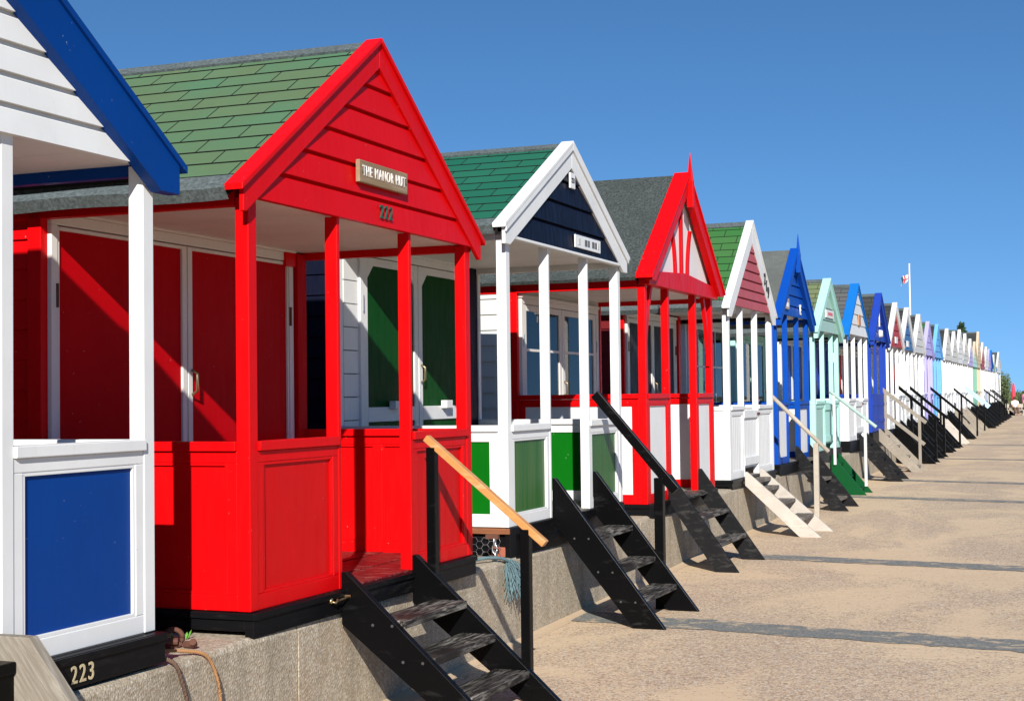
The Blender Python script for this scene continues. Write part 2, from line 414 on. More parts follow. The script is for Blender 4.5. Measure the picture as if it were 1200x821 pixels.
def door_set(root, S, W, vd, zb, zt, bev, full):
    st = S.get('door', dict(frame=WHITE, leaf=WHITE, style='window'))
    x = -vd; fm, lm, style = st['frame'], st['leaf'], st['style']
    y0, y1 = st.get('span', (.07, W - .19)); mid = (y0 + y1) / 2; top = st.get('top', zt - .10)
    f = MB(); f.box(x - .01, x + .035, y0, y0 + .05, zb + .05, top); f.box(x - .01, x + .035, y1 - .05, y1, zb + .05, top)
    f.box(x - .01, x + .035, y0, y1, top, top + .055); f.box(x - .01, x + .05, y0 - .02, y1 + .02, top + .055, top + .085)
    f.build('door_frame', fm, root, bev)
    for k, (a, b) in enumerate(((y0 + .055, mid - .005), (mid + .005, y1 - .055))):
        d = MB(); s = st.get('stile', .055); so = st.get('stile_out', s); zl, zh = zb + .06, top - .006
        sa, sb = (so, s) if k == 0 else (s, so)
        d.box(x + .002, x + .030, a, a + sa, zl, zh); d.box(x + .002, x + .030, b - sb, b, zl, zh)
        d.box(x + .002, x + .030, a + sa, b - sb, zh - st.get('head', .06), zh); 
        sill = st.get('sill', zb + .12)
        d.box(x + .002, x + .030, a + sa, b - sb, sill - .11, sill)
        if style == 'octagon':
            c = .10
            for ya, sg in ((a + s, 1), (b - s, -1)):
                d.prism([(ya, zh - .06), (ya + sg * c, zh - .06), (ya, zh - .06 - c)][::sg], 'yz', x + .004, x + .029)
        leaf = d.build('door', fm, root, bev)
        p = MB(); p.box(x + .006, x + .016, a + sa, b - sb, zl, sill - .11)
        if style in ('solid', 'octagon'):
            p.box(x + .006, x + .016, a + sa, b - sb, sill, zh - st.get('head', .06)); p.build('door_panel', lm, leaf)
        else:
            if sill - .11 - zl > .03: p.build('door_panel', lm, leaf)
            g = MB(); g.box(x + .012, x + .016, a + s, b - s, sill, zh - .06); g.build('window_pane', GLASS, leaf)
            gb = MB()
            if full:
                zz = (sill + zh) / 2; gb.box(x + .004, x + .028, a + s, b - s, zz - .012, zz + .012); 
                if st.get('bars', 0):
                    for q in range(1, st['bars'] + 1):
                        yy = a + s + (b - a - 2 * s) * q / (st['bars'] + 1); gb.box(x + .005, x + .027, yy - .009, yy + .009, sill, zh - .06)
                gb.build('glazing_bar', fm, leaf)
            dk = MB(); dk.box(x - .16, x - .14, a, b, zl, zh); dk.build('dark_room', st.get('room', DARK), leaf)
            if st.get('curtain'):
                for sg, yc in ((1, a + s), (-1, b - s)):
                    cu = MB(); n = 22; pr = None
                    for i in range(n + 1):
                        zq = sill + (zh - .06 - sill) * i / n
                        wd = (.22 - .10 * math.sin(math.pi * min(1, (i / n) * 1.3)) ) * (.9 if sg > 0 else .5)
                        row = [(x - .045 + .014 * math.sin(8 * t * math.pi), yc + sg * wd * t, zq) for t in [j / 10 for j in range(11)]]
                        if pr:
                            for j in range(10): cu.face([pr[j], pr[j + 1], row[j + 1], row[j]])
                        pr = row
                    cu.build('curtain', CURT, leaf, smooth=True)
        if full:
            h = MB(); ye = a - .012 if k == 0 else b + .012
            for zz in (zl + .35, zh - .35): h.tube([(x + .036, ye, zz - .06), (x + .036, ye, zz + .06)], .009, 8)
            h.build('hinge', GALV if style != 'solid' else IRON, leaf)
            if k == 1:
                q = MB(); q.tube([(x + .035, a + .03, zb + 1.02), (x + .07, a + .03, zb + 1.04), (x + .07, a + .03, zb + 1.14), (x + .035, a + .03, zb + 1.16)], .008, 8)
                q.build('door_handle', BRASS, leaf, smooth=True)
            if style == 'octagon':
                q = MB(); q.box(x + .03, x + .085, (a + b) / 2 - .06, (a + b) / 2 + .06, sill - .02, sill + .045); q.build('latch_block', WHITE, leaf, .004)
    if st.get('strip'):
        m = MB(); zq = zb + .06
        while zq < zt - .02: m.box(x, x + .016, st['strip'][0], st['strip'][1], zq, min(zq + .164, zt)); zq += .17
        m.build('cladding', fm, root, .003)

def hut(S):
    W, zb, zr, zg, za, ze = S['W'], S['zb'], S['zr'], S['zg'], S['za'], S['ze']
    vd = S.get('vd', 1.28); D = S.get('D', 3.5); full = S.get('full', False)
    bev = .004 if full else 0.0
    lx = S.get('lx', .055); yo = S.get('yo', .135)
    root = thing('beach_hut', (S.get('x', 0), S['y'], 0), S['label'], 'beach hut', 'beach huts in the row', ROWROT)
    half = W / 2 + yo; s = (za - .02 - ze) / half; c = W / 2
    P, F, PAN = S['post'], S.get('frame', S['post']), S['panel']
    sidec = S.get('side', F)
    # cabin
    m = MB(); m.box(-D, -vd - .0, .022, W - .022, zb, zg + .02)
    m.prism([(.05, zg + .02), (W - .05, zg + .02), (c, zg + .02 + (c - .05) * s * .98 - .0)], 'yz', -D + .02, -vd - .05) if za - .06 > zg + .02 + (c - .05) * s * .98 else None
    clap_wall(m, 'x', .024, -1, -D, -vd - .06, zb, zg + .02, S.get('clap', .15))
    clap_wall(m, 'x', W - .024, 1, -D, -vd - .06, zb, zg + .02, S.get('clap', .15))
    m.build('cabin_wall', sidec, root)
    cb = S.get('corner', F)
    for ya, yb in ((0, .05), (W - .05, W)):
        k = MB(); k.box(-vd - .07, -vd + .012, ya - (.004 if ya == 0 else -.0), yb + (.004 if ya else 0), zb, zg + .018); k.build('corner_board', cb, root, bev)
    if S.get('pilaster'):
        k = MB(); k.box(-vd, -vd + .06, W - .17, W - .054, zb + .04, zg); k.build('pilaster', S['pilaster'], root, bev)
    # floor and plinth
    d = MB(); n = 12
    for i in range(n): d.box(-vd + i * (vd - .005) / n + .003, -vd + (i + 1) * (vd - .005) / n - .003, .02, W - .02, zb - .03, zb + .002 + .002 * (i % 3))
    d.build('deck', S.get('deck', DECKG), root, bev * .5)
    k = MB(); pb = S.get('pb', .56)
    k.box(-.03, S.get('px', .018), -.006, W + .006, pb, zb - .004)
    k.box(-D, -.03, W - .05, W + .004, pb + .03, zb - .004)
    if not S.get('open_under'): k.box(-D, -.03, -.004, .05, pb + .03, zb - .004)
    k.build('plinth', S.get('plinth', BLACK), root, bev)
    if S.get('ledge', full):
        k = MB(); k.box(-D, S.get('px', .018) + .012, -.018, -.008, zb - .035, zb - .006); k.box(S.get('px', .018) + .002, S.get('px', .018) + .012, -.008, W + .006, zb - .035, zb - .006)
        k.build('drip_ledge', S.get('plinth', BLACK), root, bev * .5)
    # posts
    pw, pt = .073, S.get('jw', .032)
    j1, j2 = S.get('j', (.87, 1.74))
    spots = [(0, pw), (j1, j1 + pt), (j2, j2 + pt), (W - pw, W)]
    for ya, yb in spots:
        k = MB(); k.box(-pw, 0, ya, yb, zb, zg + .004); k.build('post', P, root, bev)
    if S.get('brace'):
        for y_a, y_b in ((pw, .30), (W - pw, W - .30)):
            k = MB(); n = 8; prv = None; hh = .72
            for i in range(n + 1):
                t = i / n; yy = y_a + (y_b - y_a) * (t ** 1.7); zz = zg - hh + hh * t
                row = [(-.055, yy - .032, zz), (-.018, yy - .032, zz), (-.018, yy + .032, zz), (-.055, yy + .032, zz)]
                if prv:
                    for q in range(4): k.face([prv[q], prv[(q + 1) % 4], row[(q + 1) % 4], row[q]])
                else: k.face(row)
                prv = row
            k.face(prv); k.build('knee_brace', P, root)
    # half-height panels: front pair, two sides
    vert = S.get('vert', False); rim = S.get('rim')
    pf = S.get('panel_front', PAN)
    fm2 = S.get('pframe', F)
    panel(root, 'front_panel', 'y', 0, 1, pw, j1 - .0, zb, zr, fm2, pf, bev, vert=vert, rim=rim)
    panel(root, 'front_panel', 'y', 0, 1, j2 + pt, W - pw, zb, zr, fm2, pf, bev, vert=vert, rim=rim)
    panel(root, 'side_panel', 'x', 0, -1, -vd + .012, -pw, zb, zr, fm2, PAN, bev, split=S.get('split', 1), vert=vert, rim=rim)
    panel(root, 'side_panel', 'x', W, 1, -vd + .012, -pw, zb, zr, fm2, PAN, bev, split=2 if full else 1, vert=vert, rim=rim)
    if S.get('gate'):
        g = MB(); n = 9; w1 = (j2 - j1 - pt) / n
        for i in range(n): g.box(-.045, -.022, j1 + pt + i * w1 + .002, j1 + pt + (i + 1) * w1 - .002, zb + S.get('gz', .10), zr - .05)
        g.box(-.022, .002, j1 + pt + .006, j2 - .006, zr - .15, zr - .06); g.box(-.022, .002, j1 + pt + .006, j2 - .006, zb + S.get('gz', .10) + .03, zb + S.get('gz', .10) + .13)
        go = g.build('gate', S['gate'], root, bev)
        b = MB(); b.box(-.02, .012, j2 - .08, j2 + .06, zr - .12, zr - .09); b.build('bolt', IRON, go)
    if S.get('shut'):
        for ya, yb in ((.08, c - .004), (c + .004, W - .08)):
            g = MB(); n = 6; w1 = (yb - ya) / n
            for i in range(n): g.box(-.03, .012, ya + i * w1 + .003, ya + (i + 1) * w1 - .003, zb + .02, zr)
            go = g.build('door', S['shut'], root); h = MB(); h.box(.012, .022, ya + .02, yb - .02, zr - .25, zr - .19); h.box(.012, .022, ya + .02, yb - .02, zb + .2, zb + .26); h.build('strap', S['shut'], go)
    # beams, ceiling
    eb = S.get('eave_beam', P)
    for ya, yb in ((-.004, .055), (W - .055, W + .004)):
        k = MB(); k.box(-D + .1, -.006 - .07, ya, yb, zg - .035, zg + .055); k.build('eave_beam', eb, root, bev)
    k = MB(); cz = zg + .012
    n = 7
    for i in range(n): k.box(-vd - .02, -.012, .057 + i * (W - .114) / n + .002, .057 + (i + 1) * (W - .114) / n - .002, cz, cz + .014)
    k.box(-vd - .02, -.012, .06, W - .06, cz + .012, cz + .02)
    k.build('ceiling', S.get('ceiling', CREAM), root)
    if S.get('lintel'):
        k = MB(); k.box(-vd + .002, -vd + .05, W - .30, W - .05, zg - .09, zg - .0); k.build('lintel', S['lintel'], root, bev)
    # gable
    bo = S.get('bo', .15)
    if S.get('timbered'):
        zbm = zg + .15
        k = MB(); k.prism([(c - (za - .06 - zbm) / s, zbm), (c + (za - .06 - zbm) / s, zbm), (c, za - .06)], 'yz', -.03, -.006); k.build('gable', S['gable'], root)
        k = MB(); n = 12; pts = [(-.03 + (W + .06) * i / n, zg + .0 + .028 * math.sin(math.pi * i / n)) for i in range(n + 1)] + [(W + .03, zg + .15)] + [(-.03, zg + .15)]
        k = MB(); k.prism([(-.03, zg), (W + .03, zg), (W + .03, zg + .12), (c, zg + .19), (-.03, zg + .12)], 'yz', -.05, .055); k.build('gable_beam', P, root, bev)
        k = MB(); k.box(-.006, .022, c - .035, c + .035, zg + .17, za - .22); k.build('gable_strut', P, root, bev)
        for sg in (-1, 1):
            k = MB(); n = 8; prv = None
            for i in range(n + 1):
                t = i / n; yy = c + sg * (.20 + .20 * t * t * .8 - .0); zz = zg + .15 + .52 * t
                yy = c + sg * (.23 + .13 * t ** 2); zz = zg + .15 + .50 * t
                yy = min(yy, c + (za - .2 - zz) / s) if sg > 0 else max(yy, c - (za - .2 - zz) / s)
                row = [(-.006, yy - .032, zz), (.020, yy - .032, zz), (.020, yy + .032, zz), (-.006, yy + .032, zz)]
                if prv:
                    for q in range(4): k.face([prv[q], prv[(q + 1) % 4], row[(q + 1) % 4], row[q]])
                prv = row
            k.build('gable_strut', P, root)
    else:
        gable_courses(W, zg, za, s, S.get('gh', .15), .002, .05, bo + .02).build('gable', S['gable'], root)
    if S.get('gtrim'):
        k = MB(); k.box(-.02, .034, .01, W - .01, zg - .022, zg - .001); k.build('gable_trim', S['gtrim'], root, bev)
    # bargeboards and capping
    bm_ = S['barge']; zcut = ze - S.get('drop', .105); Dy = half - .035
    for sg in (-1, 1):
        zo = lambda dy, off: za - .022 - off - s * dy
        dcut = min(Dy - .01, (za - .022 - bo - zcut) / s)
        pts = [(c, zo(0, 0)), (c + sg * Dy, zo(Dy, 0)), (c + sg * Dy, zcut), (c + sg * dcut, zcut), (c, zo(0, bo))]
        k = MB(); k.prism(pts if sg > 0 else pts[::-1], 'yz', .012 if not S.get('timbered') else .03, lx - .017); k.build('bargeboard', bm_, root, bev)
        if S.get('moulded'):
            k = MB(); pts = [(c, zo(0, .0)), (c + sg * (Dy + .01), zo(Dy + .01, .0)), (c + sg * (Dy + .01), zo(Dy + .01, .05)), (c, zo(0, .05))]
            k.prism(pts if sg > 0 else pts[::-1], 'yz', lx - .016, lx - .002); k.build('barge_moulding', bm_, root, bev * .6)
        th = .026
        pts = [(c, za), (c + sg * half, za - s * half), (c + sg * half, za - s * half - th * 1.2), (c, za - th * 1.2)]
        k = MB(); k.prism(pts if sg > 0 else pts[::-1], 'yz', S.get('cb', -.045), lx); k.build('barge_cap', S.get('cap', bm_), root, bev)
    if S.get('finial'):
        k = MB(); w = .032; zt = S['finial']; rows = []
        for zz, ww in ((za - .36, w), (za - .10, w), (za - .06, w * .8), (za + .03, w * .55), (zt, .004)):
            n = len(k.v); rows.append(n); xc = lx - .005
            k.v += [(xc - ww, c - ww, zz), (xc + ww, c - ww, zz), (xc + ww, c + ww, zz), (xc - ww, c + ww, zz)]
        for a_, b_ in zip(rows, rows[1:]):
            for q in range(4): k.f.append((a_ + q, a_ + (q + 1) % 4, b_ + (q + 1) % 4, b_ + q))
        k.f.append(tuple(rows[0] + q for q in (3, 2, 1, 0))); k.f.append(tuple(rows[-1] + q for q in range(4)))
        k.build('finial', bm_, root, bev)
    # roof
    xf = S.get('cb', -.045) + .006
    roof_mesh(W, za, ze, yo - .01, D, xf, s, S.get('courses', True)).build('roof', S['roof'], root)
    if S.get('courses', True):
        k = MB()
        for sg in (-1, 1):
            cs = 1 / math.hypot(1, s)
            def Q(x, t, off): return (x, c + sg * (t * cs + off * s * cs), za - .020 - t * s * cs + off * cs)
            k.face([Q(-D, 0, .006), Q(xf, 0, .006), Q(xf, .105, .012), Q(-D, .105, .012)]); k.face([Q(-D, .105, .012), Q(xf, .105, .012), Q(xf, .105, -.01), Q(-D, .105, -.01)])
        k.build('ridge_strip', FELTE, root)
        for sg in (-1, 1):
            k = MB(); L = (half - .01) / (1 / math.hypot(1, s)); cs = 1 / math.hypot(1, s); nn = 24
            for i in range(nn):
                xa, xb = -D + (D + xf) * i / nn, -D + (D + xf) * (i + 1) / nn
                wa, wb = .006 * math.sin(xa * 5.3 + S['y']) , .006 * math.sin(xb * 5.3 + S['y'])
                def E(x, t, off): return (x, c + sg * (t * cs + off * s * cs), za - .028 - t * s * cs + off * cs)
                k.face([E(xa, L - .12, .013), E(xb, L - .12, .013), E(xb, L + .012, .015 + wb), E(xa, L + .012, .015 + wa)])
                k.face([E(xa, L + .012, .015 + wa), E(xb, L + .012, .015 + wb), E(xb, L + .010, -.05 + wb), E(xa, L + .010, -.05 + wa)])
            k.build('eave_strip', FELTE, root)
    door_set(root, S, W, vd, zb, zg, bev, full)
    return root

def base(y, W, zb, zr, zg, za, ze, **k): return dict(y=y, W=W, zb=zb, zr=zr, zg=zg, za=za, ze=ze, **k)
H = []
H.append(base(-3.37, 2.62, .73, 1.525, 2.66, 3.62, 2.66, x=-.10, label='white beach hut with blue panels and blue bargeboards, nearest the camera', full=True, post=WHITE, panel=BLUE, gable=WHITE, barge=BLUE,
    roof=SH_GR, eave_beam=BLUE, gh=.113, bo=.21, jw=.066, j=(.80, 1.685), px=.045, pb=.60, lx=.09, yo=.125, cb=-.02, deck=DECKG, door=dict(frame=WHITE, leaf=BLUE, style='solid'), rim=WHITE))
H.append(base(0, 2.63, .70, 1.49, 2.63, 3.665, 2.66, label='bright red beach hut with mossy green shingle roof and wooden name board', full=True, post=RED, panel=RED, panel_front=REDP, gable=RED, barge=RED,
    roof=SH_G1, gh=.152, bo=.145, vd=1.2, deck=DECKR, pilaster=DRED, side=RED, corner=RED, lintel=RED, door=dict(frame=CREAM, leaf=DRED, style='solid', span=(.05, 2.45), top=2.575, stile_out=.015, head=.02, stile=.045), pb=.58))
H.append(base(3.51, 2.62, .79, 1.49, 2.80, 3.65, 2.85, label='white beach hut with green panels and navy gable', full=True, post=WHITE, panel=GREEN, panel_front=STGREEN, gable=NAVY, barge=WHITE, roof=SH_G2, gh=.175,
    bo=.19, vd=1.3, side=NAVY, corner=WHITE, gtrim=WHITE, moulded=True, j=(.84, 1.74), open_under=True, pb=.585, drop=.12, px=.012, ledge=False,
    door=dict(frame=WHITE, leaf=DGREEN, style='octagon', span=(.28, 2.30), top=2.745, stile=.07, sill=1.62, strip=(.05, .28)), split=1))
H.append(base(7.25, 2.58, .68, 1.70, 2.71, 3.92, 2.77, label='red framed beach hut with white panels and half timbered gable with spike', full=True, post=RED, panel=WHITE, frame=RED, pframe=RED, gable=WHITE, barge=RED, roof=FELT3, courses=False,
    timbered=True, finial=4.11, lx=.12, cb=-.05, bo=.17, jw=.06, side=GREYW, corner=RED, brace=True, pb=.54, j=(.78, 1.83),
    door=dict(frame=CREAM, leaf=WHITE, style='window', curtain=True, room=plain('grey_net_curtain', (.30,.30,.28), .9), sill=1.70, top=2.58, stile=.08), drop=.03))
H.append(base(11.04, 2.48, .69, 1.545, 2.73, 3.84, 2.69, label='white beach hut with dusty pink gable and green shingle roof', full=True, post=WHITE, panel=WHITE, gable=PINK, barge=WHITE, roof=SH_G4, gh=.118, bo=.26, side=MAROON, corner=RED, pilaster=RED,
    vert=True, gate=WHITE, pb=.58, door=dict(frame=CREAM, leaf=DBROWN, style='solid'), j=(.73, 1.54), lx=.05))
H.append(base(14.26, 2.42, .72, 1.57, 2.79, 3.78, 2.72, label='blue beach hut with white panels, all blue gable and pointed blue finial', full=True, post=BLUE5, panel=WHITE, pframe=BLUE5, gable=BLUE5, barge=BLUE5, roof=FELT5, courses=False, finial=3.98, gh=.15, bo=.17, side=BLUE5, corner=WHITE,
    pb=.56, door=dict(frame=WHITE, leaf=WHITE, style='window', bars=1, sill=1.5), j=(.76, 1.6), lx=.10, cb=-.02))
H.append(base(17.74, 2.36, .76, 1.56, 2.69, 3.59, 2.66, label='mint green beach hut with pale sage gable and olive shingle roof', post=MINT, panel=SAGE, gable=SAGE, barge=MINT, roof=SH_OL, gh=.2, bo=.17, side=NAVY, corner=MINT, gate=MINT,
    pb=.58, lx=.09, door=dict(frame=MINT, leaf=NAVY, style='window')))
H.append(base(21.87, 2.5, .80, 1.58, 2.78, 3.79, 2.76, label='white beach hut with azure bargeboards and a terracotta plaque', full=False, post=WHITE, panel=WHITE, gable=WHITE, barge=BLUE7, roof=SH_GR, gh=.2, bo=.14, side=PINK, corner=WHITE, gate=WHITE, vert=True, pb=.58, lx=.05, cb=-.12,
    door=dict(frame=WHITE, leaf=BLUE5, style='solid')))
H.append(base(25.6, 2.35, .86, 1.66, 2.79, 3.83, 2.78, label='indigo blue beach hut with its blue doors shut', post=INDIGO, panel=INDIGO, gable=INDIGO, barge=INDIGO, roof=SH_DK, gh=.2, bo=.2, side=INDIGO, shut=INDIGO, pb=.58, lx=.1, door=dict(frame=INDIGO, leaf=INDIGO, style='solid')))
far = [  # y of the ridge, ridge height, colours, label
    (30.47, 3.83, WHITE, WHITE, ROSE, WHITE, SH_DK, 'white beach hut with rose red gable, just beyond the indigo hut'),
    (33.52, 3.87, WHITE, WHITE, MIDB, WHITE, SH_DK, 'white beach hut with mid blue gable beside the rose red gable'),
    (37.14, 3.87, WHITE, WHITE, GREYW, WHITE, SH_DK, 'white beach hut with pale grey gable, just before the lavender hut'),
    (40.56, 3.82, LAV, LAV, LAV, LAV, SH_G4, 'lavender painted beach hut with lavender gable'),
    (44.4, 3.90, SKYB, SKYB, SKYB, SKYB, SH_DK, 'pale sky blue beach hut next to the lavender one'),
    (49.36, 3.95, WHITE, WHITE, GREYW, WHITE, SH_DK, 'white beach hut just beyond the pale sky blue one'),
    (53.42, 4.00, WHITE, WHITE, GREYW, WHITE, SH_DK, 'white beach hut two doors beyond the pale sky blue one'),
    (57.3, 4.22, WHITE, WHITE, WHITE, WHITE, SH_DK, 'tall white beach hut standing in front of the dark tree top'),
    (61.44, 4.20, WHITE, WHITE, GREYW, WHITE, SH_DK, 'white beach hut just beyond the tall white one by the tree top'),
    (65.81, 4.12, WHITE, WHITE, LAV, WHITE, SH_DK, 'white beach hut with lavender tinted gable, before the sea green hut'),
    (69.93, 4.12, SEAG, SEAG, MINT, BEIGE, SH_DK, 'sea green beach hut with beige bargeboards'),
    (73.93, 4.75, BEIGE, BEIGE, BEIGE, BEIGE, SH_DK, 'beige bare wood beach hut with the tallest gable'),
    (78.81, 4.35, WHITE, WHITE, PINK, WHITE, SH_DK, 'white beach hut with pink gable beyond the beige hut'),
    (83.6, 4.25, WHITE, BLUE5, WHITE, WHITE, SH_DK, 'white beach hut with blue side panels far down the row'),
    (87.6, 4.22, WHITE, WHITE, LAV, LAV, SH_DK, 'white beach hut with pale lavender bargeboards far down the row'),
    (91.4, 4.25, WHITE, WHITE, BLUE5, BLUE7, SH_DK, 'white beach hut with bright blue gable far down the row'),
    (95.4, 4.05, WHITE, WHITE, SEAG, WHITE, SH_DK, 'white beach hut with sea green gable, last but one in the row'),
    (104.5, 4.45, WHITE, WHITE, WHITE, WHITE, SH_GR, 'large white beach hut closing the far end of the row'),
]
for i, (ya, za, po, pa, ga, ba, ro, lab) in enumerate(far):
    W = 2.55 if i < 17 else 4.2; dz = .0028 * (ya - 30)
    H.append(base(ya - W / 2, W, .84 + dz * .6, 1.62 + dz * .8, 2.76 + dz, za, za - 1.06 if i != 11 else za - 1.5, label=lab, post=po, panel=pa, gable=ga, barge=ba, roof=ro, gh=.2, bo=.19, side=po, pb=.57, gate=pa if i % 3 else None, lx=.07,
        door=dict(frame=po, leaf=[DRED, NAVY, WHITE, DGREEN][i % 4], style='solid'), vert=False))
HUT = [hut(s) for s in H]
# wall below the very first hut's neighbour is out of view

# signs and marks on the huts
h1 = HUT[1]
k = MB(); k.box(.030, .055, 1.03, 1.62, 2.835, 2.955); pl = k.build('name_board', SIGNW, h1, .004)
k = MB(); k.tube([(.054, 1.06, 2.895), (.059, 1.06, 2.895)], .008); k.tube([(.054, 1.59, 2.895), (.059, 1.59, 2.895)], .008); k.build('screw', BRASS, pl)
text('lettering', 'THE MANOR HUT', .080, INKW, pl, (.0565, 1.325, 2.897), sx=.70, bold=0, sp=1.22)
text('house_number', '222', .105, INKG, h1, (.032, 1.39, 2.705), sx=.72, ext=.005, bold=0, sp=1.5)
text('house_number', '223', .095, GILT, HUT[0], (.048, 2.08, .648), sx=.9, ext=.001, bold=.001, sp=1.2)
h2 = HUT[2]
k = MB(); k.box(.03, .045, 1.255, 1.365, 3.28, 3.40); pl = k.build('number_plate', PLATEW, h2, .003); text('lettering', '221', .052, INKB, pl, (.047, 1.31, 3.34))
k = MB(); k.box(.03, .042, 1.36, 1.98, 2.835, 2.935); pl = k.build('name_plate', PLATEW, h2, .003)
k = MB()
for a, b in ((1.58, 1.64), (1.655, 1.70), (1.76, 1.82), (1.835, 1.88)): k.box(.0415, .0445, a, b, 2.86, 2.91)
k.build('plate_marks', plain('grey_plate_print', (.12,.12,.12), .6), pl)
k = MB(); k.box(.0415, .0445, 1.42, 1.48, 2.86, 2.91); k.box(.0415, .0445, 1.90, 1.94, 2.86, 2.91); k.build('plate_emblem', plain('pale_plate_print', (.55,.56,.52), .6), pl)
h4 = HUT[4]
sl = math.atan((3.84 - .02 - 2.69) / (1.24 + .135))
for i, ch in enumerate('219'):
    text('house_number', ch, .20, INKB, h4, (.04, 1.24 + .66 + i * .10, 3.84 - .15 - (.66 + i * .10) * math.tan(sl) + .0), sx=.85, ext=.006, bold=.002)
h5 = HUT[5]
k = MB(); k.box(.03, .05, .38, .72, 2.87, 3.02); pl = k.build('name_plate', plain('brown_white_plate', (.42,.32,.26), .6), h5); k = MB(); k.box(.05, .053, .42, .55, 2.90, 2.99); k.box(.05, .053, .58, .69, 2.90, 2.96); k.build('plate_marks', PLATEW, pl)
text('emblem', 'E', .20, INKW, h5, (.036, 1.62, 2.90), sx=.9, ext=.006, bold=.006)
h6 = HUT[6]; k = MB(); k.box(.03, .05, .88, 1.62, 2.93, 3.06); pl = k.build('name_plate', PLATEW, h6); k = MB()
for i in range(9): k.box(.05, .053, 1.06 + i * .05, 1.09 + i * .05, 2.97, 3.02)
k.build('plate_marks', PINK, pl)
h7 = HUT[7]; k = MB(); k.box(.03, .05, 1.15, 1.38, 2.98, 3.18); k.build('plaque', TERRA, h7)
k = MB(); k.tube([(-1.6, .12, 2.86), (-1.45, .5, 3.16), (-1.2, .85, 3.43), (-.95, 1.15, 3.66), (-.9, 1.25, 3.74)], .012, 6); k.build('roof_rope', GREYWD, h7)
h8 = HUT[8]; k = MB(); k.tube([(.03, 1.17, 2.95), (.10, 1.17, 2.95)], [.085, .07], 14); k.build('round_lamp', PLATEW, h8); k = MB(); k.prism([(1.10, 3.1), (1.24, 3.1), (1.17, 3.45)], 'yz', .03, .045); k.build('gable_ornament', PLATEW, h8)
for q in (9, 10): k = MB(); k.box(.03, .05, 1.0, 1.4, 2.85, 3.0); k.build('name_plate', PLATEW, HUT[q])

# brown sill under the side of the white and green hut, and the timber bearers
k = MB(); k.box(-3.4, .01, -.02, .045, .745, .785); k.build('side_sill', BROWNWD, h2, .004)
k = MB(); k.box(-.40, -.02, .02, .10, .60, .74); k.box(-.12, .012, .10, .2, .52, .74); k.build('bearer', BLACK, h2, .004)
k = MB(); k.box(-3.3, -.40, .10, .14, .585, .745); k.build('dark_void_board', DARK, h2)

# ------------------------------------------------------------------ stairs
def stairs(y, w, ztop, zlow, x0, x1, n, mats, label, rail=None, slab=.0, foot=.22, thick=.045, closed=False, rz=ROWROT, treads=None, profile=None, bolts=False):
    root = thing('wooden_steps', (0, y, 0), label, 'steps', 'wooden steps up to the beach huts', rz)
    sm, tm = mats
    prof = [(x0, ztop), (x0, zlow), (x1 - foot, 0), (x1, 0), (x0 + .02, ztop)]
    if slab: prof = [(x0, ztop), (x0, max(zlow - slab, .02)), (x0 + .02, 0), (x1, 0), (x0 + .05, ztop)]
    for ya in (0, w - thick):
        k = MB(); k.prism(profile or (prof[:-1] + [(x0 + .025, ztop)]), 'xz', ya, ya + thick); so = k.build('stringer', sm, root, .003)
        if bolts:
            for xf, zt in treads:
                for dx in (-.16, -.05):
                    q = MB(); q.tube([(xf + dx, ya - .004, zt - .021), (xf + dx, ya + .002, zt - .021)], .008, 8); q.build('bolt', GALVD, so)
    ts = treads or []
    if not ts:
        for i in range(n):
            t = (i + .62) / (n + .25); zz = ztop * (1 - t) - .02; xx = x0 + (x1 - x0) * t
            ts.append((xx - .02, zz))
    for xf, zt in ts:
        k = MB(); k.box(xf - .205, xf, thick + .002, w - thick - .002, zt - .042, zt); k.build('tread', tm, root, .005)
    if closed:
        for xf, zt in ts: k = MB(); k.box(xf - .03, xf - .012, thick + .003, w - thick - .003, max(0.004, zt - .2), zt - .042); k.build('riser', tm, root)
    if rail:
        for r in rail:
            k = MB()
            if r['kind'] == 'round': k.tube([r['a'], r['b']], r.get('r', .028), 12); ro = k.build('handrail', r['mat'], root, smooth=False)
            else: k.beam(r['a'], r['b'], r.get('w', .045), r.get('h', .075)); ro = k.build('handrail', r['mat'], root, .004)
            for (px, z0, z1) in r['posts']:
                k = MB(); pw = r.get('pw', .058); yy = r['a'][1] + r.get('py', 0); k.box(px - pw / 2, px + pw / 2, yy - pw / 2, yy + pw / 2, z0, z1); k.build('rail_post', r['pmat'], root, .004)
    return root
t3 = [(.375, .545), (.545, .365), (.745, .175)]
stairs(-2.67, .97, .85, .50, -.09, .88, 3, (GREYPL, BLACKS), 'grey weathered wooden steps with black treads at the very front left edge', thick=.05, treads=[(.04, .775), (.38, .56), (.60, .36), (.78, .16)], closed=True,
    profile=[(-.13, .86), (-.13, .60), (.04, .60), (.54, 0), (.79, 0), (.09, .86)])
stairs(.87, .90, .79, .52, .035, .93, 3, (BLACKS, TREAD), 'black wooden steps with worn treads and a varnished pine handrail, up to the red hut', treads=t3, bolts=True,
    rail=[dict(kind='beam', a=(.10, .925, 1.455), b=(.82, .925, .865), mat=RAILWD, pmat=BLACKS, w=.052, h=.040, posts=[(.135, .66, 1.40), (.705, .10, .945)], pw=.055, py=.0)])
stairs(4.40, 1.0, 1.08, .76, .02, .87, 3, (BLACKS, TREAD), 'glossy black steps with black handrail up to the white and green hut', foot=.24, treads=[(.35, .66), (.53, .42), (.70, .21)], bolts=True,
    rail=[dict(kind='beam', a=(.02, 1.04, 1.70), b=(.68, 1.04, .93), mat=BLACKS, pmat=BLACKS, w=.05, h=.075, posts=[(.545, .0, 1.03)], pw=.072, py=0)])
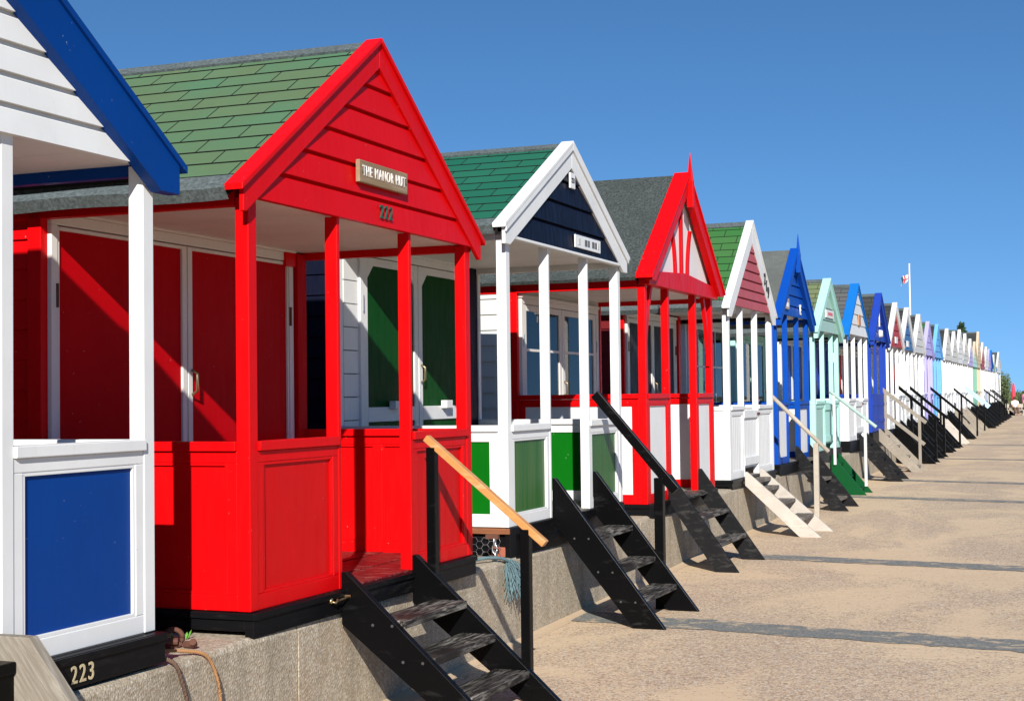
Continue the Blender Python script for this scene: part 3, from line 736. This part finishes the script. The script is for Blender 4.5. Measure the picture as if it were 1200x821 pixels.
stairs(7.93, 1.2, .92, .66, .03, .70, 2, (BLACKW, TREAD), 'weathered matt black steps up to the red half timbered hut', foot=.22, treads=[(.12, .70), (.35, .52), (.52, .27)])
stairs(11.58, .88, .76, .60, .06, .95, 3, (PALEWD, TREADG), 'pale bleached wooden steps up to the hut with dusty pink gable', foot=.25, treads=[(.30, .56), (.50, .40), (.72, .22), (.2, .66)])
stairs(15.6, 1.0, .93, .68, .02, .76, 3, (BLACKW, TREADG), 'dark weathered steps up to the blue hut with finial', foot=.22)
G6 = [dict(kind='round', a=(.05, -.02, 1.72), b=(.80, -.02, 1.12), mat=paint('grey_mint_rail', (.36,.48,.44), .5), pmat=GREYW, posts=[(.12, .5, 1.66), (.62, .15, 1.26)], pw=.045)]
stairs(19.05, .74, .66, .34, .05, .62, 3, (STEPGREEN, STEPGREEN), 'green painted closed steps with white rail posts at the mint hut', foot=.45, closed=True, rail=G6)
stairs(23.0, .95, .90, .62, .04, .85, 3, (BLACKW, BLACKW), 'charcoal wooden steps up to the hut with azure bargeboards', foot=.25)
RG = lambda m, pm, y0=0: [dict(kind='beam', a=(-.05, y0, 1.80), b=(.92, y0, 1.02), mat=m, pmat=pm, posts=[(.06, .62, 1.72), (.78, .05, 1.13)], pw=.06),
                    dict(kind='beam', a=(-.02, y0, 1.28), b=(.88, y0, .55), mat=m, pmat=pm, posts=[])]
stairs(26.5, 1.0, .92, .66, .04, .95, 4, (GREYWD, GREYWD), 'grey weathered steps with grey double handrail at the indigo hut', foot=.24, rail=RG(GREYWD, GREYWD, .97))
RB = lambda y0=0: [dict(kind='beam', a=(-.05, y0, 1.86), b=(.95, y0, 1.0), mat=BLACKS, pmat=BLACKS, posts=[(.3, .1, 1.55), (.85, 0, 1.08)], pw=.06)]
labs = ['solid black steps with black handrail at the hut with rose red gable', 'solid black steps with black handrail at the hut with mid blue gable', 'solid black steps at the hut with pale grey gable beside the lavender hut',
        'solid black steps with black handrail at the lavender hut', 'pinkish timber steps at the pale sky blue hut', 'solid black steps at the white hut just beyond the pale sky blue one',
        'grey steps with black handrail at the second white hut beyond the sky blue one', 'grey weathered steps at the tall white hut by the tree top', 'steps with a wide pale blue rail board at the white hut beyond the tall one',
        'black steps at the white hut with lavender tinted gable', 'black steps at the sea green hut', 'black steps at the beige bare wood hut', 'black steps at the white hut with pink gable', 'black steps at the white hut with blue panels',
        'black steps at the hut with pale lavender bargeboards', 'black steps at the hut with bright blue gable', 'black steps at the last but one hut', 'black steps at the large white end hut']
for i, lab in enumerate(labs):
    y = far[i][0] - .2 if i < 17 else 104.0
    mats = (BLACKS, BLACKW); rail = None; slab = .25
    if i in (0, 1, 3): rail = RB(.9)
    if i == 4: mats = (PALEWD, PALEWD); slab = 0
    if i == 6: mats = (GREYWD, GREYWD); rail = RB(0); slab = 0
    if i == 7: mats = (GREYWD, TREADG); slab = 0
    if i == 8: rail = [dict(kind='beam', a=(-.02, 0, 1.9), b=(1.0, 0, 1.02), mat=paint('pale_blue_rail_paint', (.42,.60,.85)), pmat=BLACKS, posts=[(.8, 0, 1.15)], w=.04, h=.19)]; slab = 0; mats = (GREYWD, TREADG)
    if i in (12, 14, 15): rail = RB(.9)
    stairs(y, .95, 1.02, .70, .03, .95 + (.15 if i > 8 else 0), 3, mats, lab, foot=.25, rail=rail, slab=slab)

# pale pole rail between the dusty pink hut and the blue hut
t = thing('pole_handrail', (0, 13.55, 0), 'pale wooden pole handrail on a thin pale post, before the blue hut', 'handrail', None, ROWROT)
k = MB(); k.tube([(-.03, 0, 1.735), (.78, 0, .925)], .027, 12); k.build('rail', POLEWD, t, smooth=True)
k = MB(); k.box(.585, .650, -.032, .032, 0, 1.04); k.build('post', POLEWD, t, .004)

# brass hook and eye between plinth and steps of the red hut
t = tag(None or thing('cabin_hook', (.0, 0, 0), 'brass hook fastening the black steps to the plinth of the red hut', 'hook', None, ROWROT))
k = MB(); k.tube([(.034, .72, .655), (.05, .735, .65), (.05, .75, .665), (.045, .76, .655), (.05, .80, .66), (.058, .88, .665)], .0055, 8); k.tube([(.02, .725, .66), (.034, .725, .66)], .014, 8); k.build('hook', BRASS, t, smooth=True)
k = MB(); k.tube([(.03, .875, .665), (.062, .875, .665)], .010, 8); k.build('eye', BRASS, t)

# ------------------------------------------------------------------ setting
w = MB()
seams = [-12.2, -9.1, -5.9, -2.75, .42, 3.72, 6.9, 10.2]
y = 13.4
while y < 112: seams.append(y); y += 3.2
rnd = random.Random(3)
for a, b in zip(seams, seams[1:]):
    a += .004; b -= .004
    top = .585 + rnd.uniform(-.008, .006)
    w.prism([(-4.5, -.3), (.02, -.3), (.02, top - .03), (.012, top - .010), (-.008, top), (-4.5, top)], 'xz', a + .004, b - .004)
w.prism([(-4.45, -.3), (-.14, -.3), (-.14, .55), (-4.45, .55)], 'xz', -12.2, seams[-1] - .01)
tag(w.build('retaining_wall', CONC), 'long low pebbly concrete wall that the whole row of huts stands on', 'wall')
def sheet(name, pts, z, mat):
    k = MB(); k.face([(x, y, z) for x, y in pts]); return tag(k.build(name, mat), kind='structure')
sheet('promenade', [(-.3, -40), (9, -40), (9, 124), (-.3, 124)], 0, PROM)
sandm = promenade_mat('beach_sand')
k = MB(); k.face([(-900, -900, -.35), (900, -900, -.35), (900, 1500, -.35), (-900, 1500, -.35)])
gm, nt, b = newmat('rough_grass'); v = coords(nt)
nt.links.new(ramp(nt, noise(nt, v, .8, 7, .7), [(.3, (.05,.075,.02)), (.55, (.10,.11,.04)), (.75, (.22,.19,.10))]), b.inputs['Base Color']); b.inputs['Roughness'].default_value = 1
tag(k.build('ground', gm), kind='structure')
# grassy rise behind the huts and beyond the end of the row
k = MB(); prof = [(-4.5, .5), (-8, .7), (-14, 2.0), (-22, 3.0), (-60, 3.2), (-300, 3.2)]
for (xa, za_), (xb, zb_) in zip(prof, prof[1:]): k.face([(xa, -60, za_), (xa, 320, za_), (xb, 320, zb_), (xb, -60, zb_)])
tag(k.build('grass_bank', gm), kind='structure')
sheet('path', [(-4.5, 124), (9, 124), (9, 300), (-4.5, 300)], .0, PROM)
k = MB(); k.face([(9.02, -200, -.30), (9.02, 500, -.30), (45, 500, -1.9), (45, -200, -1.9)]); tag(k.build('beach', sandm), kind='structure')
sm_, nt, b = newmat('sea_water'); b.inputs['Base Color'].default_value = (.03,.09,.11,1); b.inputs['Roughness'].default_value = .12
bump(nt, b, noise(nt, coords(nt), .9, 5), .4, .2)
k = MB(); k.face([(42, -600, -1.72), (42, 1500, -1.72), (900, 1500, -1.72), (900, -600, -1.72)]); tag(k.build('sea', sm_), kind='structure')
# dark joint strips across the promenade
for (xa, ya, xb, yb, wd) in ((.04, 4.86, 9, 3.35, .47), (.04, 9.50, 9, 7.65, .44), (.04, 18.8, 9, 15.9, .46), (.04, 23.7, 9, 20.4, .5), (.04, 33.5, 9, 30.2, .46), (.04, 44, 9, 40.6, .46), (.04, 57, 9, 53.4, .46)):
    k = MB(); n = 110; r2 = random.Random(int(ya * 10)); up, lo = [], []
    for i in range(n + 1):
        t = i / n; x, y_ = xa + (xb - xa) * t, ya + (yb - ya) * t
        up.append((x, y_ + wd / 2 + r2.uniform(-.035, .035), .004)); lo.append((x, y_ - wd / 2 + r2.uniform(-.035, .035), .004))
    for i in range(n): k.face([lo[i], lo[i + 1], up[i + 1], up[i]])
    tag(k.build('joint_strip', STRIP), kind='structure')
# wind-blown sand wedge along the foot of the wall
k = MB(); n = 400; r2 = random.Random(9); pr = None
for i in range(n + 1):
    y_ = -12 + 120 * i / n; a = .05 + .09 * (.5 + .5 * math.sin(y_ * 1.7) * math.sin(y_ * .6 + 1)) + r2.uniform(-.012, .012); hgt = .012 + a * .14
    row = [(.021, y_, hgt), (.021 + a * .5, y_, hgt * .4), (.021 + a, y_, .0015)]
    if pr:
        for j in range(2): k.face([pr[j], pr[j + 1], row[j + 1], row[j]])
    pr = row
sm2, nt, b = newmat('drift_sand'); nt.links.new(mix(nt, noise(nt, coords(nt), 30, 4, .7), (.44,.31,.19), (.60,.46,.31)), b.inputs['Base Color']); b.inputs['Roughness'].default_value = 1
tag(k.build('drifted_sand', sm2, smooth=True), kind='stuff', label='pale sand drifted against the foot of the wall', cat='sand')

# ------------------------------------------------------------------ small things on the wall
def helix(path, turns, rad, n):
    out = []
    L = len(path) - 1
    for i in range(n + 1):
        t = i / n * L; a = int(min(t, L - 1e-6)); f = t - a; p = Vector(path[a]).lerp(Vector(path[a + 1]), f)
        out.append((p, turns * 2 * math.pi * i / n))
    return out
def smoothpath(pts, n=12):
    P = [Vector(p) for p in pts]; P = [P[0]] + P + [P[-1]]; out = []
    for i in range(1, len(P) - 2):
        for j in range(n):
            t = j / n; a, b, c, d = P[i-1], P[i], P[i+1], P[i+2]
            out.append(.5 * ((2*b) + (c - a) * t + (2*a - 5*b + 4*c - d) * t*t + (3*b - a - 3*c + d) * t**3))
    out.append(P[-2]); return out
def rope(mb, pts, r, pitch=.035):
    S = smoothpath(pts, 14); d = 0; ph = 0
    for s in range(3):
        path = []; ln = 0
        for i, p in enumerate(S):
            if i: ln += (p - S[i-1]).length
            dirv = (S[min(i+1, len(S)-1)] - S[max(i-1, 0)]).normalized(); a = dirv.orthogonal().normalized() if False else dirv.cross(Vector((.3,.2,.93))).normalized(); b = dirv.cross(a)
            th = ln / pitch * 2 * math.pi + s * 2.094
            path.append(p + (a * math.cos(th) + b * math.sin(th)) * r * .55)
        mb.tube(path, r * .62, 6)
ORANGE = plain('tan_rope_fibre', (.34,.17,.07), .9, 0, .4); BRRP = plain('brown_rope_fibre', (.13,.075,.05), .95, 0, .3)
k = MB(); rope(k, [(-.10, -.62, .62), (-.02, -.53, .608), (.03, -.44, .575), (.05, -.385, .47), (.055, -.37, .36), (.05, -.42, .25), (.05, -.50, .20)], .008)
tag(k.build('tan_rope', ORANGE, smooth=True), 'tan twisted rope looped down the wall between the blue panelled hut and the red hut', 'rope')
k = MB(); rope(k, [(-.06, -.74, .62), (.03, -.70, .59), (.048, -.66, .50), (.05, -.62, .40), (.05, -.56, .28), (.05, -.50, .20)], .009)
tag(k.build('brown_rope', BRRP, smooth=True), 'dark brown rope hanging down the wall just left of the tan rope', 'rope')
t = thing('mooring_ring', (-.20, -.36, .585), 'rusty iron mooring ring and shackle lying on the wall top beside the red hut', 'ring')
k = MB(); k.tube([(.02 + .05 * math.cos(a), .0 + .02 * math.cos(a), .062 + .05 * math.sin(a)) for a in [i * 2 * math.pi / 20 for i in range(21)]], .015, 8); k.build('ring', IRON, t, smooth=True)
k = MB(); k.tube([(.08, .03, .02), (.16, .0, .03), (.17, -.03, .05)], .022, 8); k.box(-.05, .03, -.05, .05, .0, .02); k.tube([(0, -.06, .05), (.06, -.02, .045)], .02, 8); k.build('shackle', IRON, t)
k = MB(); r2 = random.Random(5)
for i in range(16):
    a = r2.uniform(0, 6.28); p = Vector((-.30 + r2.uniform(-.05, .05), -.16 + r2.uniform(-.06, .06), .585)); q = p + Vector((.018 * math.cos(a), .018 * math.sin(a), r2.uniform(.01, .03))); s_ = Vector((math.sin(a), -math.cos(a), 0)) * .007
    k.face([p, q + s_, q + (q - p) * .5, q - s_])
tag(k.build('weed', plain('weed_green', (.10,.30,.03), .7)), 'small bright green weed growing on the wall top beside the rusty ring', 'weed')
# chain with frayed blue rope beside the green panelled hut
bpy.data.objects['mooring_ring'].scale = (.75, .75, .75)
t = thing('chain', (-.02, 3.28, .60), 'short galvanised chain hanging under the white and green hut', 'chain')
for i in range(4):
    k = MB(); cz = .115 - i * .047; pts = []
    for q in range(17):
        a = q * 2 * math.pi / 16; u, v_ = .017 * math.cos(a), .030 * math.sin(a)
        pts.append((u if i % 2 else 0.004 * i, (0 if i % 2 else u), cz + v_))
    k.tube(pts, .0058, 6); k.build('link', GALV, t, smooth=True)
k = MB(); k.beam((-.06, .0, .15), (.03, .0, .15), .03, .03); k.build('hasp', IRON, t)
t = thing('frayed_rope', (0, 0, 0), 'frayed blue grey nylon rope end hanging over the wall by the chain', 'rope')
BLRP = plain('blue_grey_rope_fibre', (.105,.175,.195), .9, 0, .35)
k = MB(); rope(k, [(-.13, 3.02, .60), (-.05, 3.12, .62), (.0, 3.22, .615), (.035, 3.33, .595), (.05, 3.42, .55)], .011); k.build('strand', BLRP, t, smooth=True)
k = MB(); r2 = random.Random(2)
for i in range(120):
    a = Vector((.045 + r2.uniform(-.02, .03), 3.39 + r2.uniform(-.05, .05), .575 + r2.uniform(-.05, .02))); b_ = a + Vector((r2.uniform(.0, .09), r2.uniform(-.10, .13), -r2.uniform(.10, .235)))
    mid = a.lerp(b_, .5) + Vector((r2.uniform(-.02, .03), r2.uniform(-.03, .03), r2.uniform(-.01, .03))); mid.x = max(mid.x, .034); b_.x = max(b_.x, .030); a.x = max(a.x, .03)
    k.tube([a, a.lerp(mid, .5) + Vector((.004, 0, .004)), mid, mid.lerp(b_, .6) + Vector((r2.uniform(0, .01), 0, 0)), b_], .0026, 4)
k.build('frayed_fibres', BLRP, t)
# wire netting under the hut side
k = MB(); r2 = random.Random(8); s_ = .028
for i in range(-2, 16):
    for j in range(-1, 4):
        x0 = -.42 + i * s_ * 1.5; z0 = .60 + j * s_ * 1.732 + (i % 2) * s_ * .866
        for a in (0, 60, 120):
            p = (x0 + s_ * math.cos(math.radians(a)), z0 + s_ * math.sin(math.radians(a))); q = (x0 + s_ * math.cos(math.radians(a + 60)), z0 + s_ * math.sin(math.radians(a + 60)))
            if all(.588 < zz < .744 for zz in (p[1], q[1])) and max(p[0], q[0]) < -.03:
                k.tube([(p[0], 3.495 + .006 * math.sin(p[0] * 40), p[1]), (q[0], 3.495 + .006 * math.sin(q[0] * 40), q[1])], .0016, 4)
tag(k.build('wire_netting', GALV), 'torn galvanised wire netting closing the gap under the white and green hut', 'netting')
k = MB(); k.box(-.13, .005, 3.505, 3.62, .588, .655); o = k.build('brick', BRICK, None, .006); tag(o, 'single red brick propping the corner of the white and green hut', 'brick')

# ------------------------------------------------------------------ flagpole, greenery, people at the far end
t = thing('flagpole', (-4.65, 90, 3.2 - 2.6), 'tall white flagpole rising behind the hut roofs', 'flagpole')
k = MB(); k.tube([(0, 0, 0), (0, 0, 9.05)], [.06, .045], 12); k.build('pole', WHITE, t, smooth=True); k = MB(); k.tube([(0, 0, 9.05), (0, 0, 9.13)], [.07, .04], 10); k.build('truck', WHITE, t)
fl = thing('flag', (-4.72, 90, 9.3), 'white flag with a red cross drooping from the flagpole', 'flag')
def fpos(u, v): # u along the fly 0..1, v down 0..1
    return (-.02 - .55 * u + .05 * math.sin(v * 4), .20 * math.sin(u * 7 + v), -.15 - .30 * u ** .8 * 1.5 - v * .62 - .05 * math.sin(u * 6))
cells = {'cloth': MB(), 'cross': MB()}
fl.scale = (.8, .8, .8); N = 24
for i in range(N):
    for j in range(N):
        u, v_ = (i + .5) / N, (j + .5) / N; c = 'cross' if abs(u - .5) < .07 or abs(v_ - .5) < .10 else 'cloth'
        cells[c].face([fpos(i / N, j / N), fpos((i + 1) / N, j / N), fpos((i + 1) / N, (j + 1) / N), fpos(i / N, (j + 1) / N)])
cells['cloth'].build('flag_cloth', PLATEW, fl); cells['cross'].build('red_cross', plain('flag_red', (.6,.02,.03), .8), fl)

LEAF = {}
def leafmat(nm, c):
    m, nt, b = newmat(nm); g = nt.nodes.new('ShaderNodeNewGeometry'); 
    nt.links.new(ramp(nt, g.outputs['Random Per Island'], [(0, sc(c, .55)), (.6, c), (1, sc(c, 1.7))]), b.inputs['Base Color']); b.inputs['Roughness'].default_value = .7; return m
L1 = leafmat('tamarisk_leaves', (.10,.13,.045)); L2 = leafmat('dark_leaves', (.025,.05,.02))
BARK = plain('bark', (.10,.075,.05), .95)
def plant(name, loc, rx, ry, h, n, leaf, lm, label, cat, seed, trunk=True, cone=False):
    r = random.Random(seed); t = thing(name, loc, label, cat)
    lumps = [(Vector((r.uniform(-.6, .6) * rx, r.uniform(-.6, .6) * ry, h * r.uniform(.35, .85))), r.uniform(.3, .5)) for _ in range(9)]
    k = MB()
    for i in range(n):
        if cone:
            f = r.random() ** .7; z = h * (.2 + .8 * f); rr = rx * (1 - f) * r.uniform(.2, 1.05) + .05; a = r.uniform(0, 6.28); p = Vector((rr * math.cos(a), rr * math.sin(a), z + r.uniform(-.1, .1)))
        else:
            c, q = r.choice(lumps); d = Vector((r.gauss(0, 1), r.gauss(0, 1), r.gauss(0, 1))).normalized() * r.random() ** .4
            p = c + Vector((d.x * rx * q, d.y * ry * q, d.z * h * q * .8))
            if p.z < .02: continue
        s_ = leaf * r.uniform(.6, 1.3); u = Vector((r.gauss(0, 1), r.gauss(0, 1), r.gauss(0, 1))).normalized(); w_ = u.orthogonal().normalized()
        k.face([p, p + u * s_ * .5 + w_ * s_ * .22, p + u * s_, p + u * s_ * .5 - w_ * s_ * .22])
    k.build('crown', lm, t)
    if trunk:
        k = MB(); k.tube([(0, 0, -.3), (.05, 0, h * .3), (.02, .04, h * .62)], [.10, .07, .03], 8)
        for c, q in lumps[:0 if cone else 4]: k.tube([(.04, 0, h * .25), c * .6 + Vector((0, 0, .1 * h)), c], [.05, .035, .012], 6)
        k.build('trunk', BARK, t)
plant('tree', (-3.75, 130, .3), 1.6, 1.6, 7.15, 4200, .33, L2, 'dark pointed tree top showing behind the white huts', 'tree', 11, cone=True)
plant('shrub', (.35, 112, 0), 1.0, 1.6, 2.75, 3600, .14, L1, 'large olive green shrub at the far end of the promenade', 'shrub', 21)
plant('shrub', (1.25, 118, 0), .8, 1.6, 1.5, 2600, .14, L1, 'low green shrub behind the people at the far end', 'shrub', 22)
plant('shrub', (2.9, 121, 0), 1.0, 1.5, 1.9, 2600, .14, L2, 'dark green shrub at the right edge beyond the people', 'shrub', 23)
plant('tree', (2.5, 170, -.2), 1.6, 1.6, 3.6, 2200, .3, L2, 'distant dark tree beside the white marquee', 'tree', 25)

def person(loc, label, pts, edges, skin_r, cloth, rz):
    t = thing('person', loc, label, 'person', None, rz)
    me = bpy.data.meshes.new('body'); me.from_pydata([p for p in pts], edges, []); o = bpy.data.objects.new('body', me); COL.objects.link(o); o.parent = t
    m = o.modifiers.new('skin', 'SKIN'); sv = me.skin_vertices[0].data if me.skin_vertices else None
    if sv is None: 
        bpy.context.view_layer.objects.active = o; me.attributes  # noqa
    if sv:
        for i, rr in enumerate(skin_r): sv[i].radius = (rr, rr * .85); sv[i].use_root = (i == 0)
    o.modifiers.new('sub', 'SUBSURF').levels = 2; o.modifiers[-1].render_levels = 2
    me.materials.append(plain('skin_tone', (.55,.33,.24), .6))
    for nm, mb, mt in cloth: mb.build(nm, mt, t, smooth=True)
    return t
def lathe(mb, x, y, prof, sx=1, sy=1, seg=14):
    rows = []
    for z, r in prof:
        n = len(mb.v); rows.append(n)
        for q in range(seg): a = 2 * math.pi * q / seg; mb.v.append((x + r * sx * math.cos(a), y + r * sy * math.sin(a), z))
    for a, b in zip(rows, rows[1:]):
        for q in range(seg): q2 = (q + 1) % seg; mb.f.append((a + q, a + q2, b + q2, b + q))
    mb.f.append(tuple(rows[0] + q for q in range(seg))[::-1]); mb.f.append(tuple(rows[-1] + q for q in range(seg)))
PK = plain('pink_cloth', (.75,.25,.42), .85); DJ = plain('dark_trousers', (.04,.04,.06), .9); HAIR = plain('brown_hair', (.06,.035,.02), .8); PALEC = plain('pale_cloth', (.66,.62,.56), .85)
# standing person: one skinned figure, pink top, dark trousers, hair
P_ = [(0,0,.93),(0,0,1.15),(0,0,1.38),(0,0,1.47),(0,0,1.58),(0,.0,1.66),(.0,.17,1.38),(.05,.23,1.12),(.12,.21,.90),(.15,.20,.82),(0,-.17,1.38),(.03,-.24,1.12),(.10,-.22,.90),(.13,-.21,.82),(0,.09,.88),(.02,.10,.48),(0,.10,.08),(.14,.11,.03),(0,-.09,.88),(.05,-.10,.48),(.08,-.10,.08),(.22,-.11,.03)]
E_ = [(0,1),(1,2),(2,3),(3,4),(4,5),(2,6),(6,7),(7,8),(8,9),(2,10),(10,11),(11,12),(12,13),(0,14),(14,15),(15,16),(16,17),(0,18),(18,19),(19,20),(20,21)]
R_ = [.14,.125,.13,.055,.10,.085,.065,.047,.036,.04,.065,.047,.036,.04,.09,.06,.045,.04,.09,.06,.045,.04]
top = MB(); lathe(top, 0, 0, [(.88,.19),(1.0,.18),(1.15,.165),(1.3,.185),(1.40,.17),(1.45,.07)], .78, 1.05)
for sg in (1, -1): top.tube([(0, sg*.17, 1.385), (.04, sg*.235, 1.13)], [.08,.065], 10)
tr = MB()
for sg, f in ((1, 0), (-1, .05)): tr.tube([(0, sg*.085, .93), (.02 + f * .5, sg*.10, .48), (f * 1.5, sg*.10, .09)], [.115,.085,.07], 10)
hr = MB(); lathe(hr, -.02, 0, [(1.50,.085),(1.58,.115),(1.66,.11),(1.71,.06)], 1, .95)
person((1.72, 104, 0), 'person standing in a pink top and dark trousers at the far right edge', P_, E_, R_, [('pink_top', top, PK), ('trousers', tr, DJ), ('hair', hr, HAIR)], math.radians(200))
# seated person on a bench
P2 = [(0,0,.50),(-.03,0,.75),(-.05,0,.98),(-.04,0,1.07),(-.02,0,1.18),(-.02,0,1.26),(-.05,.17,.98),(.0,.22,.74),(.16,.16,.60),(.24,.12,.58),(-.05,-.17,.98),(.0,-.22,.74),(.16,-.16,.60),(.24,-.12,.58),(.08,.09,.50),(.42,.10,.50),(.44,.10,.10),(.56,.11,.04),(.08,-.09,.50),(.42,-.10,.50),(.46,-.10,.10),(.58,-.11,.04)]
top = MB(); lathe(top, -.03, 0, [(.46,.19),(.6,.18),(.75,.165),(.9,.185),(1.0,.17),(1.05,.07)], .8, 1.05)
for sg in (1, -1): top.tube([(-.05, sg*.17, .985), (0, sg*.225, .75)], [.08,.065], 10)
tr = MB()
for sg in (1, -1): tr.tube([(.0, sg*.09, .50), (.42, sg*.10, .505), (.45, sg*.10, .12)], [.115,.09,.07], 10)
hr = MB(); lathe(hr, -.05, 0, [(1.10,.085),(1.18,.115),(1.26,.11),(1.31,.06)], 1, .95)
person((1.15, 103.0, 0), 'person in pale clothes sitting on a bench at the far end of the promenade', P2, E_, R_, [('pale_top', top, PALEC), ('trousers', tr, BRRP), ('hair', hr, HAIR)], math.radians(-75))
t = thing('bench', (1.15, 103.2, 0), 'small wooden bench with a seated person at the far end of the promenade', 'bench', None, math.radians(-75))
k = MB(); k.box(-.22, .22, -.6, .6, .36, .40); k.build('seat', POLEWD, t)
k = MB(); k.box(-.25, -.21, -.6, .6, .55, .80); k.build('backrest', POLEWD, t)
for ya in (-.5, .5):
    k = MB(); k.box(-.25, -.20, ya - .03, ya + .03, 0, .8); k.box(.15, .20, ya - .03, ya + .03, 0, .36); k.build('leg', POLEWD, t)
t = thing('parasol', (1.0, 106, 0), 'folded red parasol standing at the far end of the promenade', 'parasol')
k = MB(); k.tube([(0, 0, 0), (0, 0, 2.35)], .025, 8); k.build('pole', POLEWD, t); k = MB(); lathe(k, 0, 0, [(1.0,.06),(1.15,.15),(1.7,.13),(2.15,.07),(2.3,.02)]); k.build('canopy', plain('red_canvas', (.62,.05,.08), .85), t, smooth=True)
k = MB(); lathe(k, 0, 0, [(0,.25),(.06,.25),(.10,.05)]); k.build('foot', GREYWD, t)
t = thing('marquee', (2.7, 160, 0), 'white marquee far beyond the end of the promenade', 'marquee')
k = MB(); k.prism([(-1.3, 2.0), (1.3, 2.0), (1.3, 2.3), (0, 2.6), (-1.3, 2.3)], 'xz', -2, 2); k.build('roof', PLATEW, t)
for xx in (-1.25, 1.25):
    for yy in (-1.95, 1.95): k = MB(); k.tube([(xx, yy, 0), (xx, yy, 2.0)], .04, 8); k.build('leg', GALV, t)
k = MB(); k.box(-1.28, 1.28, 1.9, 1.93, .0, 2.0); k.build('back_sheet', plain('blue_grey_sheet', (.2,.27,.38), .8), t)

# ------------------------------------------------------------------ light, sky, camera
sun_dir = Vector((.400, -1.013, .565)).normalized()
ld = bpy.data.lights.new('sun', 'SUN'); ld.energy = 5.0; ld.angle = math.radians(.53); ld.color = (1, .955, .88)
lo = bpy.data.objects.new('sun', ld); COL.objects.link(lo); lo.rotation_euler = (-sun_dir).to_track_quat('-Z', 'Y').to_euler(); lo.location = (20, -40, 20)
wd = bpy.data.worlds.new('World'); SC.world = wd; wd.use_nodes = True; nt = wd.node_tree; nt.nodes.clear()
sky = nt.nodes.new('ShaderNodeTexSky'); sky.sky_type = 'NISHITA'; sky.sun_disc = False
sky.sun_elevation = math.asin(sun_dir.z); sky.sun_rotation = math.atan2(sun_dir.x, sun_dir.y)
sky.altitude = 0; sky.air_density = 1.0; sky.dust_density = 0; sky.ozone_density = 3.5
bg = nt.nodes.new('ShaderNodeBackground'); bg.inputs[1].default_value = .085; o_ = nt.nodes.new('ShaderNodeOutputWorld')
hs = nt.nodes.new('ShaderNodeHueSaturation'); hs.inputs['Saturation'].default_value = 1.19; hs.inputs['Value'].default_value = 1.27
tcw = nt.nodes.new('ShaderNodeTexCoord'); mpw = nt.nodes.new('ShaderNodeMapping'); mpw.inputs['Location'].default_value = (0, 0, .20); mpw.inputs['Scale'].default_value = (1, 1, 1.25)
nt.links.new(tcw.outputs['Generated'], mpw.inputs[0]); nt.links.new(mpw.outputs[0], sky.inputs[0])
nt.links.new(sky.outputs[0], hs.inputs['Color']); nt.links.new(hs.outputs[0], bg.inputs[0]); nt.links.new(bg.outputs[0], o_.inputs[0])
YAW, PIT, ROLL = 0.34562940, 0.0314, -0.0125
c_, s_ = math.cos, math.sin
Fv = Vector((-s_(YAW) * c_(PIT), c_(YAW) * c_(PIT), s_(PIT))); Rv = Vector((c_(YAW), s_(YAW), 0)); Uv = Rv.cross(Fv)
R2 = c_(ROLL) * Rv + s_(ROLL) * Uv; U2 = -s_(ROLL) * Rv + c_(ROLL) * Uv
cd = bpy.data.cameras.new('camera'); co = bpy.data.objects.new('camera', cd); COL.objects.link(co)
M = Matrix((R2, U2, -Fv)).transposed().to_4x4(); M.translation = Vector((3.51124, -6.13517, 1.68)); co.matrix_world = M
cd.sensor_width = 36; cd.lens = 52.55; cd.clip_end = 5000; cd.clip_start = .05
SC.camera = co
SC.view_settings.view_transform = 'Standard'; SC.view_settings.look = 'None'; SC.view_settings.gamma = 1; SC.view_settings.exposure = .45
SC.view_settings.use_curve_mapping = False
SC.cycles.max_bounces = 8
